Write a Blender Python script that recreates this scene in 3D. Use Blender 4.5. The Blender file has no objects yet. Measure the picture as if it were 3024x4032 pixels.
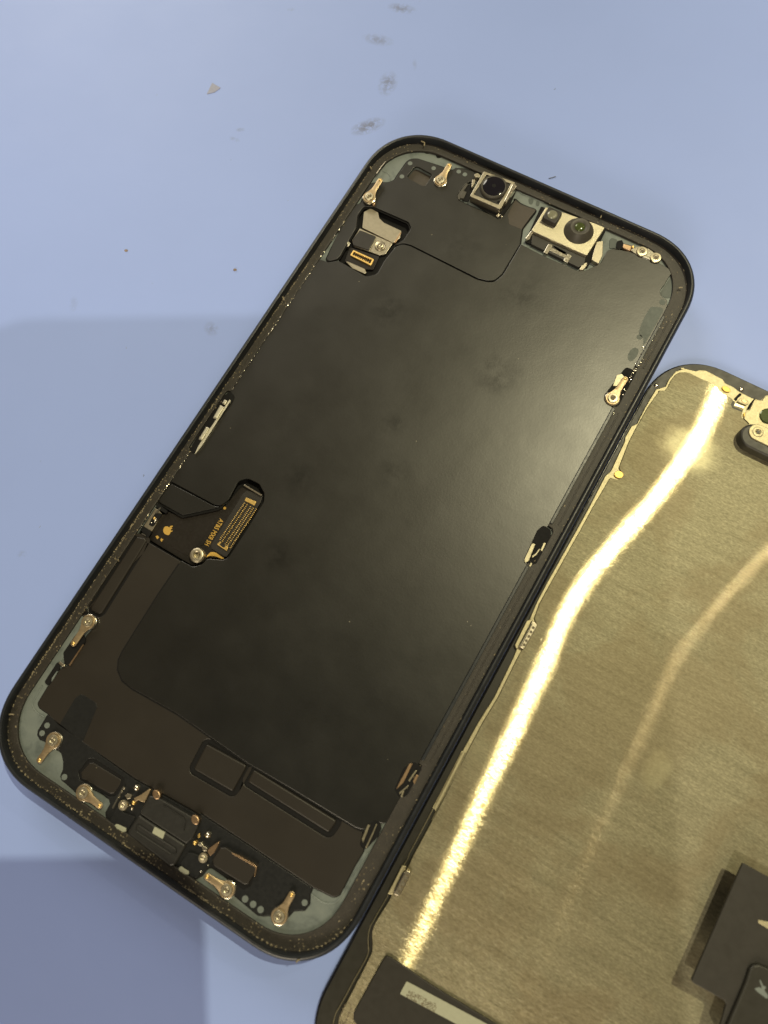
import bpy, math, random
from mathutils import Vector, Matrix
from mathutils.geometry import tessellate_polygon
random.seed(7)
sc = bpy.context.scene
COL = sc.collection
U = 0.001                                   # everything below is written in millimetres

# ------------------------------------------------------------------ camera
CAM = Vector((28.988, -27.137, 136.24))
RM = Matrix(((0.862194, -0.474661, 0.176969), (0.503101, 0.843189, -0.189533), (-0.059254, 0.252447, 0.965795)))
cd = bpy.data.cameras.new('Camera'); cam = bpy.data.objects.new('Camera', cd); COL.objects.link(cam)
cam.matrix_world = Matrix.Translation(CAM * U) @ RM.to_4x4()
cd.sensor_fit = 'VERTICAL'; cd.sensor_height = 7.0; cd.sensor_width = 5.25
FPX = 2900.0
cd.lens = 7.0 * FPX / 4032.0
cd.clip_start = 0.004; cd.clip_end = 10
cd.dof.use_dof = True; cd.dof.focus_distance = 0.146; cd.dof.aperture_fstop = 3.6
sc.camera = cam

# ------------------------------------------------------------------ room light
w = bpy.data.worlds.new('World'); sc.world = w; w.use_nodes = True
bg = w.node_tree.nodes['Background']
bg.inputs[0].default_value = (1.0, 0.78, 0.50, 1); bg.inputs[1].default_value = 0.15
def lamp(name, aim, d, dist, size, power, col):
    L = bpy.data.lights.new(name, 'AREA'); L.shape = 'DISK'; L.size = size; L.energy = power; L.color = col
    o = bpy.data.objects.new(name, L); COL.objects.link(o)
    v = Vector(d).normalized()
    o.location = Vector(aim) * U + v * dist
    o.rotation_euler = v.to_track_quat('Z', 'Y').to_euler()
    return o
# three ceiling spots: their reflections are the streaks on the display's metal back
lamp('ceiling_lamp_key', (45.5, 32, 1.85), (0.1229, 0.440, 1), 1.30, 0.013, 9.2, (1.0, 0.91, 0.57))
lamp('ceiling_lamp_side', (-93.46, -6.92, 0), (0.113, -0.281, 1), 1.30, 0.020, 3.6, (1.0, 0.90, 0.70))
lamp('ceiling_lamp_far', (75.5, 90, 2), (0.347, 0.875, 1), 1.60, 0.012, 1.2, (1.0, 0.86, 0.60))
lamp('added_fill_upper', (0, -20, 0), (-1.2, 0.95, 0.85), 3.2, 1.5, 36.0, (1.0, 0.92, 0.76))  # added unseen fill, lifts the ambient light from the upper left
lamp('added_fill_lower', (20, -40, 0), (0.30, -1.35, 0.85), 3.2, 1.5, 66.0, (1.0, 0.86, 0.64))  # second added fill, brightens the shadowed lower mat

sc.render.engine = 'CYCLES'
sc.view_settings.view_transform = 'Standard'; sc.view_settings.look = 'None'
sc.view_settings.exposure = 0.0; sc.view_settings.gamma = 1.0; sc.view_settings.use_curve_mapping = False

# ------------------------------------------------------------------ helpers
def at(x, y, z):
    """photo pixel (3024x4032) -> the point of the plane at height z (mm)"""
    d = RM @ Vector(((x - 1512) / FPX, -(y - 2016) / FPX, -1.0))
    p = CAM + d * ((z - CAM.z) / d.z)
    return (p.x, p.y)
_c = lambda a, b, w_, r=1659: (a, b, w_ / r)
CR = dict(c1=_c(1300,480,800), c2=_c(1750,600,1050), c3=_c(500,1700,700), c4=_c(0,2300,700), c5=_c(0,2800,800), c6=_c(600,3000,800),
    c7=_c(1900,1200,900), c8=_c(2300,1400,724), d1=_c(1300,2900,700,1548), d2=_c(1200,3300,1100), d3=_c(2300,3200,724), d4=_c(700,0,1300),
    d5=_c(600,1100,900), d6=_c(0,1100,1200), d7=_c(0,3200,900), d8=_c(1500,2300,900), e1=_c(1400,480,400), e2=_c(1900,500,400),
    e3=_c(2400,800,400), e4=_c(2450,1300,400), e5=_c(0,2600,400), e6=_c(0,2950,400), e7=_c(600,3350,400), e8=_c(1050,3500,400),
    g1=_c(1900,2400,300), g2=_c(1400,3350,300), g3=_c(1200,3632,400), g4=_c(2624,1400,400), g5=_c(1000,1000,300), g6=_c(300,1900,400),
    g7=_c(2424,1000,600), g8=_c(2724,3300,300,907), f=_c(0,0,3024))
def P(c, pts, z):
    a, b, s = CR[c]
    return [at(a + x * s, b + y * s, z) for x, y in pts]
def P1(c, x, y, z): return P(c, [(x, y)], z)[0]

def area(p): return sum(p[i][0] * p[(i + 1) % len(p)][1] - p[(i + 1) % len(p)][0] * p[i][1] for i in range(len(p))) / 2
def dedupe(p, e=1e-3):
    r = [p[0]]
    for q in p[1:]:
        if math.dist(q, r[-1]) > e: r.append(q)
    if math.dist(r[0], r[-1]) < e: r.pop()
    return r
def ccw(p, pos=True):
    p = dedupe(p)
    return p if (area(p) > 0) == pos else p[::-1]
def off(p, d):
    """move a closed loop to its left-hand side by d (inwards for a ccw outline)"""
    n = len(p); r = []
    for i in range(n):
        a, b, c = p[i - 1], p[i], p[(i + 1) % n]
        u = Vector((b[0] - a[0], b[1] - a[1])).normalized(); v = Vector((c[0] - b[0], c[1] - b[1])).normalized()
        n1 = Vector((-u.y, u.x)); n2 = Vector((-v.y, v.x)); m = n1 + n2
        if m.length < 1e-6: m = n1
        m.normalize(); k = min(1 / max(m.dot(n1), 0.35), 1.8)
        r.append((b[0] + m.x * d * k, b[1] + m.y * d * k))
    return r
def rnd(p, r, n=5):
    """round every corner of a polygon; r is one radius or a list"""
    p = dedupe(p); N = len(p); out = []
    for i in range(N):
        rr = r[i] if isinstance(r, (list, tuple)) else r
        a, b, c = Vector(p[i - 1]), Vector(p[i]), Vector(p[(i + 1) % N])
        la, lc = (a - b).length, (c - b).length
        u, v = (a - b) / la, (c - b) / lc
        ang = math.acos(max(-1, min(1, u.dot(v))))
        if rr < 1e-4 or ang > 3.0: out.append(tuple(b)); continue
        t = min(rr / math.tan(ang / 2), la * 0.48, lc * 0.48)
        s, e = b + u * t, b + v * t
        for k in range(n + 1):
            q = k / n
            out.append(tuple(s * (1 - q) ** 2 + b * 2 * q * (1 - q) + e * q * q))
    return dedupe(out)
def smooth(p, n=4):
    N = len(p); out = []
    for i in range(N):
        a, b, c, d = [Vector(p[(i + k) % N]) for k in (-1, 0, 1, 2)]
        for k in range(n):
            t = k / n
            out.append(tuple(0.5 * ((2 * b) + (c - a) * t + (2 * a - 5 * b + 4 * c - d) * t * t + (3 * b - a - 3 * c + d) * t ** 3)))
    return out
def circ(c, r, n=24, ry=None, rot=0):
    ry = ry or r; cs, sn = math.cos(rot), math.sin(rot)
    return [(c[0] + r * math.cos(t) * cs - ry * math.sin(t) * sn, c[1] + r * math.cos(t) * sn + ry * math.sin(t) * cs) for t in [2 * math.pi * k / n for k in range(n)]]
def rect(x0, y0, x1, y1, r=0): 
    p = [(x0, y0), (x1, y0), (x1, y1), (x0, y1)]
    return rnd(p, r) if r else p
def squircle(x0, y0, x1, y1, a, n=2.2, k=18):
    out = []
    for (cx, cy, q) in ((x1 - a, y1 - a, 0), (x0 + a, y1 - a, 1), (x0 + a, y0 + a, 2), (x1 - a, y0 + a, 3)):
        for i in range(k + 1):
            t = (q + i / k) * math.pi / 2
            c, s = math.cos(t), math.sin(t)
            out.append((cx + a * math.copysign(abs(c) ** (2 / n), c), cy + a * math.copysign(abs(s) ** (2 / n), s)))
    return dedupe(out)

ORG = {}
def obj(name, verts, faces, mat, parent=None, sharp=32, kind=None):
    me = bpy.data.meshes.new(name)
    me.from_pydata([(x * U, y * U, z * U) for x, y, z in verts], [], faces)
    me.materials.append(mat)
    me.update()
    me.set_sharp_from_angle(angle=math.radians(sharp))
    me.polygons.foreach_set('use_smooth', [not (len(p.vertices) == 3 and p.normal.z > 0.9999) for p in me.polygons])
    o = bpy.data.objects.new(name, me); COL.objects.link(o)
    if parent:
        o.parent = parent
        q = parent; t = Vector((0, 0, 0))
        while q: t += q.location; q = q.parent
        o.location = -t
    if kind: o['kind'] = kind
    return o
def slab_geo(outer, holes, z0, z1, bev, seg=2, zf=None):
    loops = [ccw(outer, True)] + [ccw(h, False) for h in holes]
    V, F = [], []
    top = []; idx = []
    for L in loops:
        n = len(L); rings = [(0.0, z0)]
        if bev > 0:
            for k in range(seg + 1):
                t = k / seg * math.pi / 2
                rings.append((bev * (1 - math.cos(t)), z1 - bev + bev * math.sin(t)))
        else: rings.append((0.0, z1))
        prev = None
        for d, z in rings:
            q = off(L, d) if d > 1e-6 else L
            b = len(V); V += [(x, y, z) for x, y in q]
            if prev is not None:
                for i in range(n):
                    j = (i + 1) % n
                    F.append((prev + i, prev + j, b + j, b + i))
            prev = b
        top.append([Vector((V[prev + i][0], V[prev + i][1], 0)) for i in range(n)]); idx += [prev + i for i in range(n)]
    for t in tessellate_polygon(top):
        a, b, c = (idx[k] for k in t)
        A, B, Cc = V[a], V[b], V[c]
        cr = (B[0] - A[0]) * (Cc[1] - A[1]) - (B[1] - A[1]) * (Cc[0] - A[0])
        F.append((a, b, c) if cr > 0 else (a, c, b))
    if zf:
        V = [(x, y, z + zf(x, y)) for x, y, z in V]
    return V, F
def slab(name, outer, z0, z1, mat, parent=None, holes=(), bev=0.0, sharp=32, kind=None, seg=2, zf=None):
    V, F = slab_geo(outer, holes, z0, z1, bev, seg, zf)
    return obj(name, V, F, mat, parent, sharp, kind)
def multi(name, items, mat, parent=None, kind=None):
    V, F = [], []
    for (v, f) in items:
        b = len(V); V += v; F += [tuple(i + b for i in q) for q in f]
    return obj(name, V, F, mat, parent, 32, kind)
def lathe_geo(c, prof, n=32):
    V, F = [], []
    for r, z in prof:
        for k in range(n):
            t = 2 * math.pi * k / n
            V.append((c[0] + r * math.cos(t), c[1] + r * math.sin(t), z))
    for i in range(len(prof) - 1):
        for k in range(n):
            j = (k + 1) % n
            F.append((i * n + k, i * n + j, (i + 1) * n + j, (i + 1) * n + k))
    F.append(tuple((len(prof) - 1) * n + k for k in range(n)))
    return V, F
def lathe(name, c, prof, mat, parent=None, n=32, sharp=32):
    V, F = lathe_geo(c, prof, n)
    return obj(name, V, F, mat, parent, sharp)
def tube_geo(pts, r, n=6):
    V, F = [], []
    for i, p in enumerate(pts):
        a = Vector(pts[max(i - 1, 0)]); b = Vector(pts[min(i + 1, len(pts) - 1)])
        d = (b - a).normalized(); s = d.cross(Vector((0, 0, 1)))
        if s.length < 1e-5: s = Vector((1, 0, 0))
        s.normalize(); u = s.cross(d)
        for k in range(n):
            t = 2 * math.pi * k / n
            q = Vector(p) + (s * math.cos(t) + u * math.sin(t)) * r
            V.append(tuple(q))
    for i in range(len(pts) - 1):
        for k in range(n):
            j = (k + 1) % n
            F.append((i * n + k, i * n + j, (i + 1) * n + j, (i + 1) * n + k))
    F.append(tuple(range(n))[::-1]); F.append(tuple((len(pts) - 1) * n + k for k in range(n)))
    return V, F
def thing(name, label, cat, loc, group=None):
    o = bpy.data.objects.new(name, None); COL.objects.link(o)
    o.location = Vector(loc) * U; o.empty_display_size = 0.01
    o['label'] = label; o['category'] = cat
    if group: o['group'] = group
    return o
def tag(o, label, cat, group=None):
    o['label'] = label; o['category'] = cat
    if group: o['group'] = group
    return o

# ------------------------------------------------------------------ materials
class NT:
    def __init__(s, name):
        s.m = bpy.data.materials.new(name); s.m.use_nodes = True; s.t = s.m.node_tree
        s.b = s.t.nodes['Principled BSDF']; s.co = s.t.nodes.new('ShaderNodeTexCoord')
    def n(s, kind, **kw):
        q = s.t.nodes.new(kind)
        for k, v in kw.items(): setattr(q, k, v)
        return q
    def l(s, a, b): s.t.links.new(a, b)
    def mp(s, sx=1000, sy=None, sz=None, rot=0):
        m = s.n('ShaderNodeMapping'); m.inputs['Scale'].default_value = (sx, sy if sy is not None else sx, sz if sz is not None else sx)
        m.inputs['Rotation'].default_value = (0, 0, rot)
        s.l(s.co.outputs['Object'], m.inputs['Vector']); return m.outputs[0]
    def noise(s, vec, scale, detail=3, rough=0.55, dist=0.0):
        q = s.n('ShaderNodeTexNoise'); q.inputs['Scale'].default_value = scale; q.inputs['Detail'].default_value = detail
        q.inputs['Roughness'].default_value = rough; q.inputs['Distortion'].default_value = dist
        s.l(vec, q.inputs['Vector']); return q.outputs['Fac']
    def ramp(s, fac, stops):
        q = s.n('ShaderNodeValToRGB'); e = q.color_ramp.elements
        while len(e) < len(stops): e.new(0.5)
        for k, (p, c) in enumerate(stops):
            e[k].position = p; e[k].color = (c, c, c, 1) if isinstance(c, (int, float)) else (*c, 1)
        s.l(fac, q.inputs['Fac']); return q.outputs['Color']
    def math(s, op, a, b=None, c=None, clamp=False):
        q = s.n('ShaderNodeMath', operation=op, use_clamp=clamp)
        for i, v in enumerate((a, b, c)):
            if v is None: continue
            if isinstance(v, (int, float)): q.inputs[i].default_value = v
            else: s.l(v, q.inputs[i])
        return q.outputs[0]
    def mix(s, fac, a, b, mode='MIX'):
        q = s.n('ShaderNodeMix', data_type='RGBA', blend_type=mode)
        for i, v in ((0, fac), (6, a), (7, b)):
            if isinstance(v, (int, float)): q.inputs[i].default_value = v
            elif isinstance(v, tuple): q.inputs[i].default_value = (*v, 1)
            else: s.l(v, q.inputs[i])
        return q.outputs[2]
    def bump(s, h, strength, dist, prev=None):
        q = s.n('ShaderNodeBump'); q.inputs['Strength'].default_value = strength; q.inputs['Distance'].default_value = dist * U
        s.l(h, q.inputs['Height'])
        if prev: s.l(prev, q.inputs['Normal'])
        return q.outputs[0]
    def set(s, **kw):
        for k, v in kw.items():
            i = s.b.inputs[k.replace('_', ' ')]
            if isinstance(v, tuple): i.default_value = (*v, 1) if len(v) == 3 else v
            elif isinstance(v, (int, float)): i.default_value = v
            else: s.l(v, i)
        return s
def simple(name, base, rough=0.5, metal=0.0, var=0.25, vs=1.2, bump=0.0, bs=6.0, rv=0.12, spec=0.5):
    t = NT(name); v = t.mp()
    n1 = t.noise(v, vs, 4)
    dark = tuple(c * (1 - var) for c in base); lite = tuple(min(c * (1 + var), 1) for c in base)
    t.set(Base_Color=t.mix(n1, dark, lite), Metallic=metal)
    t.set(Roughness=t.math('MULTIPLY_ADD', t.noise(v, vs * 2.3, 3), rv * 2, rough - rv, clamp=True))
    t.b.inputs['Specular IOR Level'].default_value = spec
    if bump: t.set(Normal=t.bump(t.noise(v, bs, 3), 0.6, bump))
    return t.m

def film_mat(name, base, rough, grain, spots=(), spec=0.5, ior=1.5):
    t = NT(name); v = t.mp()
    n = t.noise(v, 0.09, 4); col = t.mix(n, tuple(c * 0.75 for c in base), tuple(c * 1.3 for c in base))
    rgh = t.math('MULTIPLY_ADD', t.noise(v, 0.12, 4), 0.12, rough - 0.06)
    if spots:                                 # oily finger marks: darker, a touch smoother
        sep = t.n('ShaderNodeSeparateXYZ'); t.l(v, sep.inputs[0]); acc = None
        nz = t.noise(v, 0.35, 5, 0.65)
        for (x, y, r, s) in spots:
            dx = t.math('SUBTRACT', sep.outputs[0], x); dy = t.math('SUBTRACT', sep.outputs[1], y)
            d = t.math('SQRT', t.math('ADD', t.math('MULTIPLY', dx, dx), t.math('MULTIPLY', dy, dy)))
            q = t.math('MULTIPLY', t.math('SUBTRACT', 1.0, t.math('DIVIDE', d, r), clamp=True), s)
            acc = q if acc is None else t.math('ADD', acc, q)
        acc = t.math('MULTIPLY', t.math('MULTIPLY', acc, t.ramp(nz, [(0.38, 0.0), (0.62, 1.0)])), 0.9, clamp=True)
        col = t.mix(acc, col, tuple(c * 0.35 for c in base))
        t.b.inputs['Specular IOR Level'].default_value = spec
        t.set(Specular_IOR_Level=t.math('MULTIPLY_ADD', acc, -spec * 0.5, spec))
    else: t.b.inputs['Specular IOR Level'].default_value = spec
    t.b.inputs['IOR'].default_value = ior
    h = t.noise(v, 2.6, 3, 0.65)
    nb = t.bump(h, 0.55, grain)
    nb = t.bump(t.noise(v, 0.16, 2), 0.5, 0.05, nb)
    # pale dust specks
    vo = t.n('ShaderNodeTexVoronoi'); vo.inputs['Scale'].default_value = 0.42; t.l(v, vo.inputs['Vector'])
    sp = t.math('LESS_THAN', vo.outputs['Distance'], 0.035)
    keep = t.math('GREATER_THAN', t.noise(v, 0.17, 2), 0.56)
    col = t.mix(t.math('MULTIPLY', sp, keep), col, (0.30, 0.27, 0.20))
    t.set(Base_Color=col, Roughness=rgh, Normal=nb)
    return t.m

def mat_mat():
    t = NT('silicone_mat'); v = t.mp()
    base = (0.288, 0.390, 0.800)
    n = t.noise(v, 0.018, 4, 0.6)
    col = t.mix(n, tuple(c * 0.94 for c in base), tuple(c * 1.05 for c in base))
    # brown scuffs along the upper middle
    sep = t.n('ShaderNodeSeparateXYZ'); t.l(v, sep.inputs[0]); acc = None
    nz = t.ramp(t.noise(t.mp(1000), 0.75, 5, 0.72, 0.6), [(0.40, 0.0), (0.55, 1.0)])
    for (c, x, y, rx, ry, rot, s) in (('d4', 1125, 42, 3.0, 1.3, -0.3, 0.75), ('d4', 1005, 200, 3.4, 1.4, -0.3, 0.6), ('d4', 1055, 420, 1.9, 3.0, -0.25, 0.8),
              ('d4', 955, 635, 3.6, 1.7, 0.35, 1.0), ('d4', 315, 652, 1.0, .5, 0, 0.5), ('d4', 285, 700, 1.2, .6, -.5, 0.4), ('d4', 568, 48, .9, .5, 0, .35),
              ('d6', 1150, 270, 1.3, 1.6, .6, .45), ('d6', 400, 135, .9, 1.7, 0, .25), ('d6', 120, 1495, 1.0, .7, 0, .3), ('d4', 1190, 325, .5, 1.6, 0, .25)):
        a, b, k = CR[c]; px, py = at(a + x * k, b + y * k, 0)
        rot += 0.53
        dx = t.math('SUBTRACT', sep.outputs[0], px); dy = t.math('SUBTRACT', sep.outputs[1], py)
        cs, sn = math.cos(rot), math.sin(rot)
        u_ = t.math('DIVIDE', t.math('ADD', t.math('MULTIPLY', dx, cs), t.math('MULTIPLY', dy, sn)), rx)
        w_ = t.math('DIVIDE', t.math('SUBTRACT', t.math('MULTIPLY', dy, cs), t.math('MULTIPLY', dx, sn)), ry)
        d = t.math('SQRT', t.math('ADD', t.math('MULTIPLY', u_, u_), t.math('MULTIPLY', w_, w_)))
        q = t.math('MULTIPLY', t.math('SUBTRACT', 1.25, d, clamp=True), s)
        acc = q if acc is None else t.math('MAXIMUM', acc, q)
    fac = t.math('MULTIPLY', t.math('MULTIPLY', acc, nz), 0.68, clamp=True)
    col = t.mix(fac, col, (0.105, 0.095, 0.085))
    # fine grit: dark and pale specks
    for sc_, th, c_, seed in ((0.11, 0.030, (0.10, 0.11, 0.16), 0.0), (0.075, 0.014, (0.75, 0.78, 0.82), 37.0), (0.16, 0.022, (0.20, 0.20, 0.27), 11.0)):
        vo = t.n('ShaderNodeTexVoronoi'); vo.inputs['Scale'].default_value = sc_
        ad = t.n('ShaderNodeVectorMath', operation='ADD'); ad.inputs[1].default_value = (seed, seed * 1.7, 0)
        wv = t.n('ShaderNodeVectorMath', operation='ADD'); nn = t.n('ShaderNodeTexNoise'); nn.inputs['Scale'].default_value = 1.6; t.l(v, nn.inputs['Vector'])
        t.l(v, wv.inputs[0]); t.l(nn.outputs['Color'], wv.inputs[1]); t.l(wv.outputs[0], ad.inputs[0]); t.l(ad.outputs[0], vo.inputs['Vector'])
        sp = t.math('MULTIPLY', t.math('LESS_THAN', vo.outputs['Distance'], th), t.math('GREATER_THAN', t.noise(v, 0.05, 2), 0.5))
        col = t.mix(t.math('MULTIPLY', sp, 0.6), col, c_)
    # faint scratches
    scr = t.ramp(t.noise(t.mp(1000, 1000, 1000, 0.9), 0.5, 2), [(0.5, 0.0), (1.0, 1.0)])
    t.set(Base_Color=col, Roughness=t.math('MULTIPLY_ADD', t.noise(v, 0.06, 4), 0.16, 0.42))
    t.b.inputs['Specular IOR Level'].default_value = 0.35
    t.set(Normal=t.bump(t.noise(v, 0.05, 3), 0.4, 0.5, t.bump(t.noise(v, 3.0, 3), 0.3, 0.012)))
    return t.m

def ledge_mat():
    t = NT('adhesive_ledge'); v = t.mp()
    col = t.mix(t.noise(v, 0.8, 5, 0.65), (0.013, 0.0115, 0.0100), (0.045, 0.039, 0.032))
    vo = t.ramp(t.noise(v, 2.6, 4, 0.75), [(0.60, 0.0), (0.74, 1.0)])
    pat = t.ramp(t.noise(v, 0.16, 3), [(0.45, 0.0), (0.62, 1.0)])
    col = t.mix(t.math('MULTIPLY', t.math('MULTIPLY', vo, pat), 0.6), col, (0.22, 0.195, 0.145))
    t.set(Base_Color=col, Roughness=0.5, Normal=t.bump(t.noise(v, 3.2, 4, 0.7), 0.7, 0.09))
    return t.m

def plate_mat():
    t = NT('grey_anodised_plate'); v = t.mp()
    n = t.ramp(t.noise(v, 0.33, 5, 0.6, 0.4), [(0.30, (0.085, 0.105, 0.105)), (0.48, (0.150, 0.178, 0.172)), (0.75, (0.185, 0.212, 0.200))])
    fine = t.noise(v, 4, 3)
    t.set(Base_Color=t.mix(t.math('MULTIPLY', fine, 0.22), n, (0.26, 0.29, 0.27)), Roughness=0.5, Metallic=0.15, Normal=t.bump(fine, 0.4, 0.02))
    return t.m

def steel_mat():
    """brushed steel back of the display: fine scratches run across its width, the sheet is very slightly twisted"""
    t = NT('brushed_steel'); v = t.mp()
    n1 = t.noise(t.mp(330, 4200, 1000), 1.0, 3, 0.6); n2 = t.noise(t.mp(330, 4200, 1000), 0.35, 3, 0.6)
    fine = t.noise(t.mp(900, 9000, 1000), 1.0, 2)
    sep = t.n('ShaderNodeSeparateXYZ'); t.l(v, sep.inputs[0]); X, Y = sep.outputs[0], sep.outputs[1]
    col = t.mix(n2, (0.205, 0.192, 0.128), (0.375, 0.352, 0.246))
    spk = t.ramp(t.noise(t.mp(1500, 3600, 1000), 1.0, 3, 0.7), [(0.30, 0.72), (0.5, 0.98), (0.72, 1.30)])
    col = t.mix(1.0, col, spk, 'MULTIPLY')
    # two rubbed, slightly hazy patches and a few greasy clouds
    nz = t.noise(v, 0.35, 4, 0.6)
    acc = None
    for px, py, rx, ry, k in ((*P1('f', 1490, 970, 1.85), 6.5, 5.0, 1.0), (*P1('f', 1420, 1660, 1.85), 2.6, 4.2, 0.7), (*P1('f', 1050, 1640, 1.85), 4.0, 5.0, 0.35)):
        dx = t.math('DIVIDE', t.math('SUBTRACT', X, px), rx); dy = t.math('DIVIDE', t.math('SUBTRACT', Y, py), ry)
        d = t.math('SQRT', t.math('ADD', t.math('MULTIPLY', dx, dx), t.math('MULTIPLY', dy, dy)))
        d = t.math('ADD', d, t.math('MULTIPLY_ADD', nz, 0.7, -0.35))
        q = t.math('MULTIPLY', t.math('MULTIPLY', t.math('SUBTRACT', 1.0, d), 2.2, clamp=True), k)
        acc = q if acc is None else t.math('MAXIMUM', acc, q)
    cloud = t.ramp(t.noise(v, 0.05, 4, 0.62, 0.5), [(0.46, 0.0), (0.56, 1.0)])
    col = t.mix(t.math('MULTIPLY', acc, 0.45), col, (0.47, 0.44, 0.29))
    col = t.mix(t.math('MULTIPLY', cloud, 0.30), col, (0.21, 0.16, 0.092))
    t.set(Base_Color=col, Metallic=1.0)
    # gentle twist of the sheet: its slope across the width changes along the length
    rp = t.n('ShaderNodeValToRGB'); rp.color_ramp.interpolation = 'B_SPLINE'
    t.l(t.math('DIVIDE', t.math('ADD', Y, 80.0), 140.0), rp.inputs['Fac'])
    pts = [(-78, 2.0), (-52, 1.2), (-38, .4), (-22, -.2), (-9, -1.0), (2, -2.4), (14, -.6), (25, 1.8), (38, 3.5), (47, 2.6), (56, 1.2)]
    e = rp.color_ramp.elements
    while len(e) < len(pts): e.new(0.5)
    for k, (yy_, sh) in enumerate(pts):
        e[k].position = (yy_ + 80) / 140; g_ = (sh + 5) / 10; e[k].color = (g_, g_, g_, 1)
    shift = t.math('MULTIPLY_ADD', rp.outputs['Color'], 10.0, -5.0)
    twist = t.math('MULTIPLY', t.math('MULTIPLY', shift, 0.00406), t.math('SUBTRACT', X, 45.0))
    base_n = t.bump(twist, 1.0, 1.0)
    base_n = t.bump(t.noise(v, 0.05, 2, 0.4), 0.5, 0.05, base_n)
    t.set(Roughness=t.math('MULTIPLY_ADD', acc, -0.10, 0.60), Normal=t.bump(n1, 0.25, 0.020, base_n))
    # fine brushing: a narrow streak along the length of the panel
    nb = t.bump(n1, 0.25, 0.006, base_n); nb = t.bump(fine, 0.25, 0.005, nb)
    g = t.n('ShaderNodeBsdfAnisotropic'); g.distribution = 'BECKMANN'
    gc = t.ramp(t.noise(t.mp(1100, 5200, 1000), 1.0, 2, 0.6), [(0.38, (0.14, 0.105, 0.05)), (0.52, (0.55, 0.46, 0.27)), (0.66, (0.98, 0.90, 0.66))])
    t.l(gc, g.inputs['Color']); t.l(nb, g.inputs['Normal'])
    t.l(t.math('MULTIPLY_ADD', n2, 0.05, 0.128), g.inputs['Roughness']); g.inputs['Anisotropy'].default_value = 0.91
    tg = t.n('ShaderNodeTangent', direction_type='UV_MAP'); t.l(tg.outputs[0], g.inputs['Tangent'])
    mx = t.n('ShaderNodeMixShader'); mx.inputs[0].default_value = 0.15
    t.l(t.b.outputs[0], mx.inputs[1]); t.l(g.outputs[0], mx.inputs[2])
    out = [q for q in t.t.nodes if q.type == 'OUTPUT_MATERIAL'][0]
    t.l(mx.outputs[0], out.inputs[0])
    return t.m

M = {}
M['mat'] = mat_mat()
M['band'] = simple('midnight_aluminium', (0.013, 0.016, 0.021), 0.38, 0.0, 0.35, 0.5, 0.015, 5.0, spec=0.6)
M['ledge'] = ledge_mat()
M['satin'] = simple('satin_spring_steel', (0.66, 0.63, 0.52), 0.50, 1.0, 0.1, 1.4)
M['dullsteel'] = simple('dull_spring_steel', (0.36, 0.33, 0.24), 0.45, 1.0, 0.2, 1.4)
M['plate'] = plate_mat()
spots = [(*P1('f', 1075, 815, 5.5), 5.5, 1.0), (*P1('f', 840, 670, 5.5), 4.5, .9), (*P1('f', 850, 915, 5.5), 3.0, .9), (*P1('f', 650, 1035, 5.5), 4, .8),
         (*P1('f', 600, 1200, 5.5), 3.6, .8), (*P1('f', 1130, 640, 5.5), 6, .6), (*P1('f', 850, 1020, 5.5), 4, .7), (*P1('f', 1000, 530, 5.5), 7, .5)]
M['film'] = film_mat('graphite_film', (0.0035, 0.0035, 0.0026), 0.36, 0.014, spots, 0.50, 1.70)
M['film2'] = film_mat('brown_black_film', (0.017, 0.0140, 0.0108), 0.44, 0.008, (), 0.5, 1.5)
M['port'] = simple('port_metal', (0.026, 0.026, 0.025), 0.40, 0.2, 0.2, 0.8, 0.008, 5, spec=0.6)
M['board'] = simple('black_board_film', (0.010, 0.011, 0.012), 0.42, 0, 0.2, 0.8, 0.008, 5, spec=0.4)
M['void'] = simple('cavity_shade_black', (0.0065, 0.0065, 0.007), 0.7, 0, 0.2, 1.0, spec=0.2)  # near-black colour that stands in for shade in slots and gaps
M['pocket'] = simple('brown_pocket_floor', (0.050, 0.040, 0.031), 0.55, 0, 0.2, 1.0, 0.01, 6)
M['gold'] = simple('gold_plated_spring', (0.46, 0.36, 0.23), 0.48, 1.0, 0.12, 1.2, 0.01, 3)
M['brass'] = simple('brass_contact', (0.90, 0.62, 0.22), 0.42, 1.0, 0.15, 2.0)
M['copper'] = simple('copper_edge', (0.42, 0.29, 0.18), 0.42, 1.0, 0.2, 2.0)
M['screw'] = simple('screw_steel', (0.54, 0.49, 0.37), 0.42, 1.0, 0.14, 2.0)
M['silver'] = simple('nickel_bracket', (0.46, 0.42, 0.33), 0.38, 1.0, 0.16, 1.4, 0.012, 5)
M['bright'] = simple('bright_spring_steel', (0.82, 0.78, 0.66), 0.22, 1.0, 0.1, 1.4)
M['spark'] = simple('bead_blasted_nickel', (0.50, 0.46, 0.345), 0.42, 1.0, 0.3, 5.0, 0.05, 6.0)
M['plastic'] = simple('dark_plastic', (0.022, 0.020, 0.018), 0.42, 0, 0.2, 1.5, 0.006, 6)
M['rubber'] = simple('grey_brown_plastic', (0.060, 0.055, 0.045), 0.5, 0, 0.2, 2.0, 0.01, 6)
M['lens'] = simple('lens_glass', (0.004, 0.004, 0.010), 0.06, 0, 0.1, 1.0, spec=0.9, rv=0.02)
M['clear'] = simple('pale_lens', (0.20, 0.20, 0.14), 0.12, 0, 0.3, 3.0, spec=0.9, rv=0.03)
M['greenlens'] = simple('green_coated_lens', (0.075, 0.10, 0.03), 0.10, 0.3, 0.5, 2.5, spec=1.0, rv=0.03)
M['dot'] = simple('grey_weld_dot', (0.155, 0.180, 0.172), 0.5, 0.1, 0.15, 3.0)
M['patch'] = simple('grey_green_adhesive', (0.066, 0.082, 0.076), 0.5, 0, 0.15, 0.8)
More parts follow.
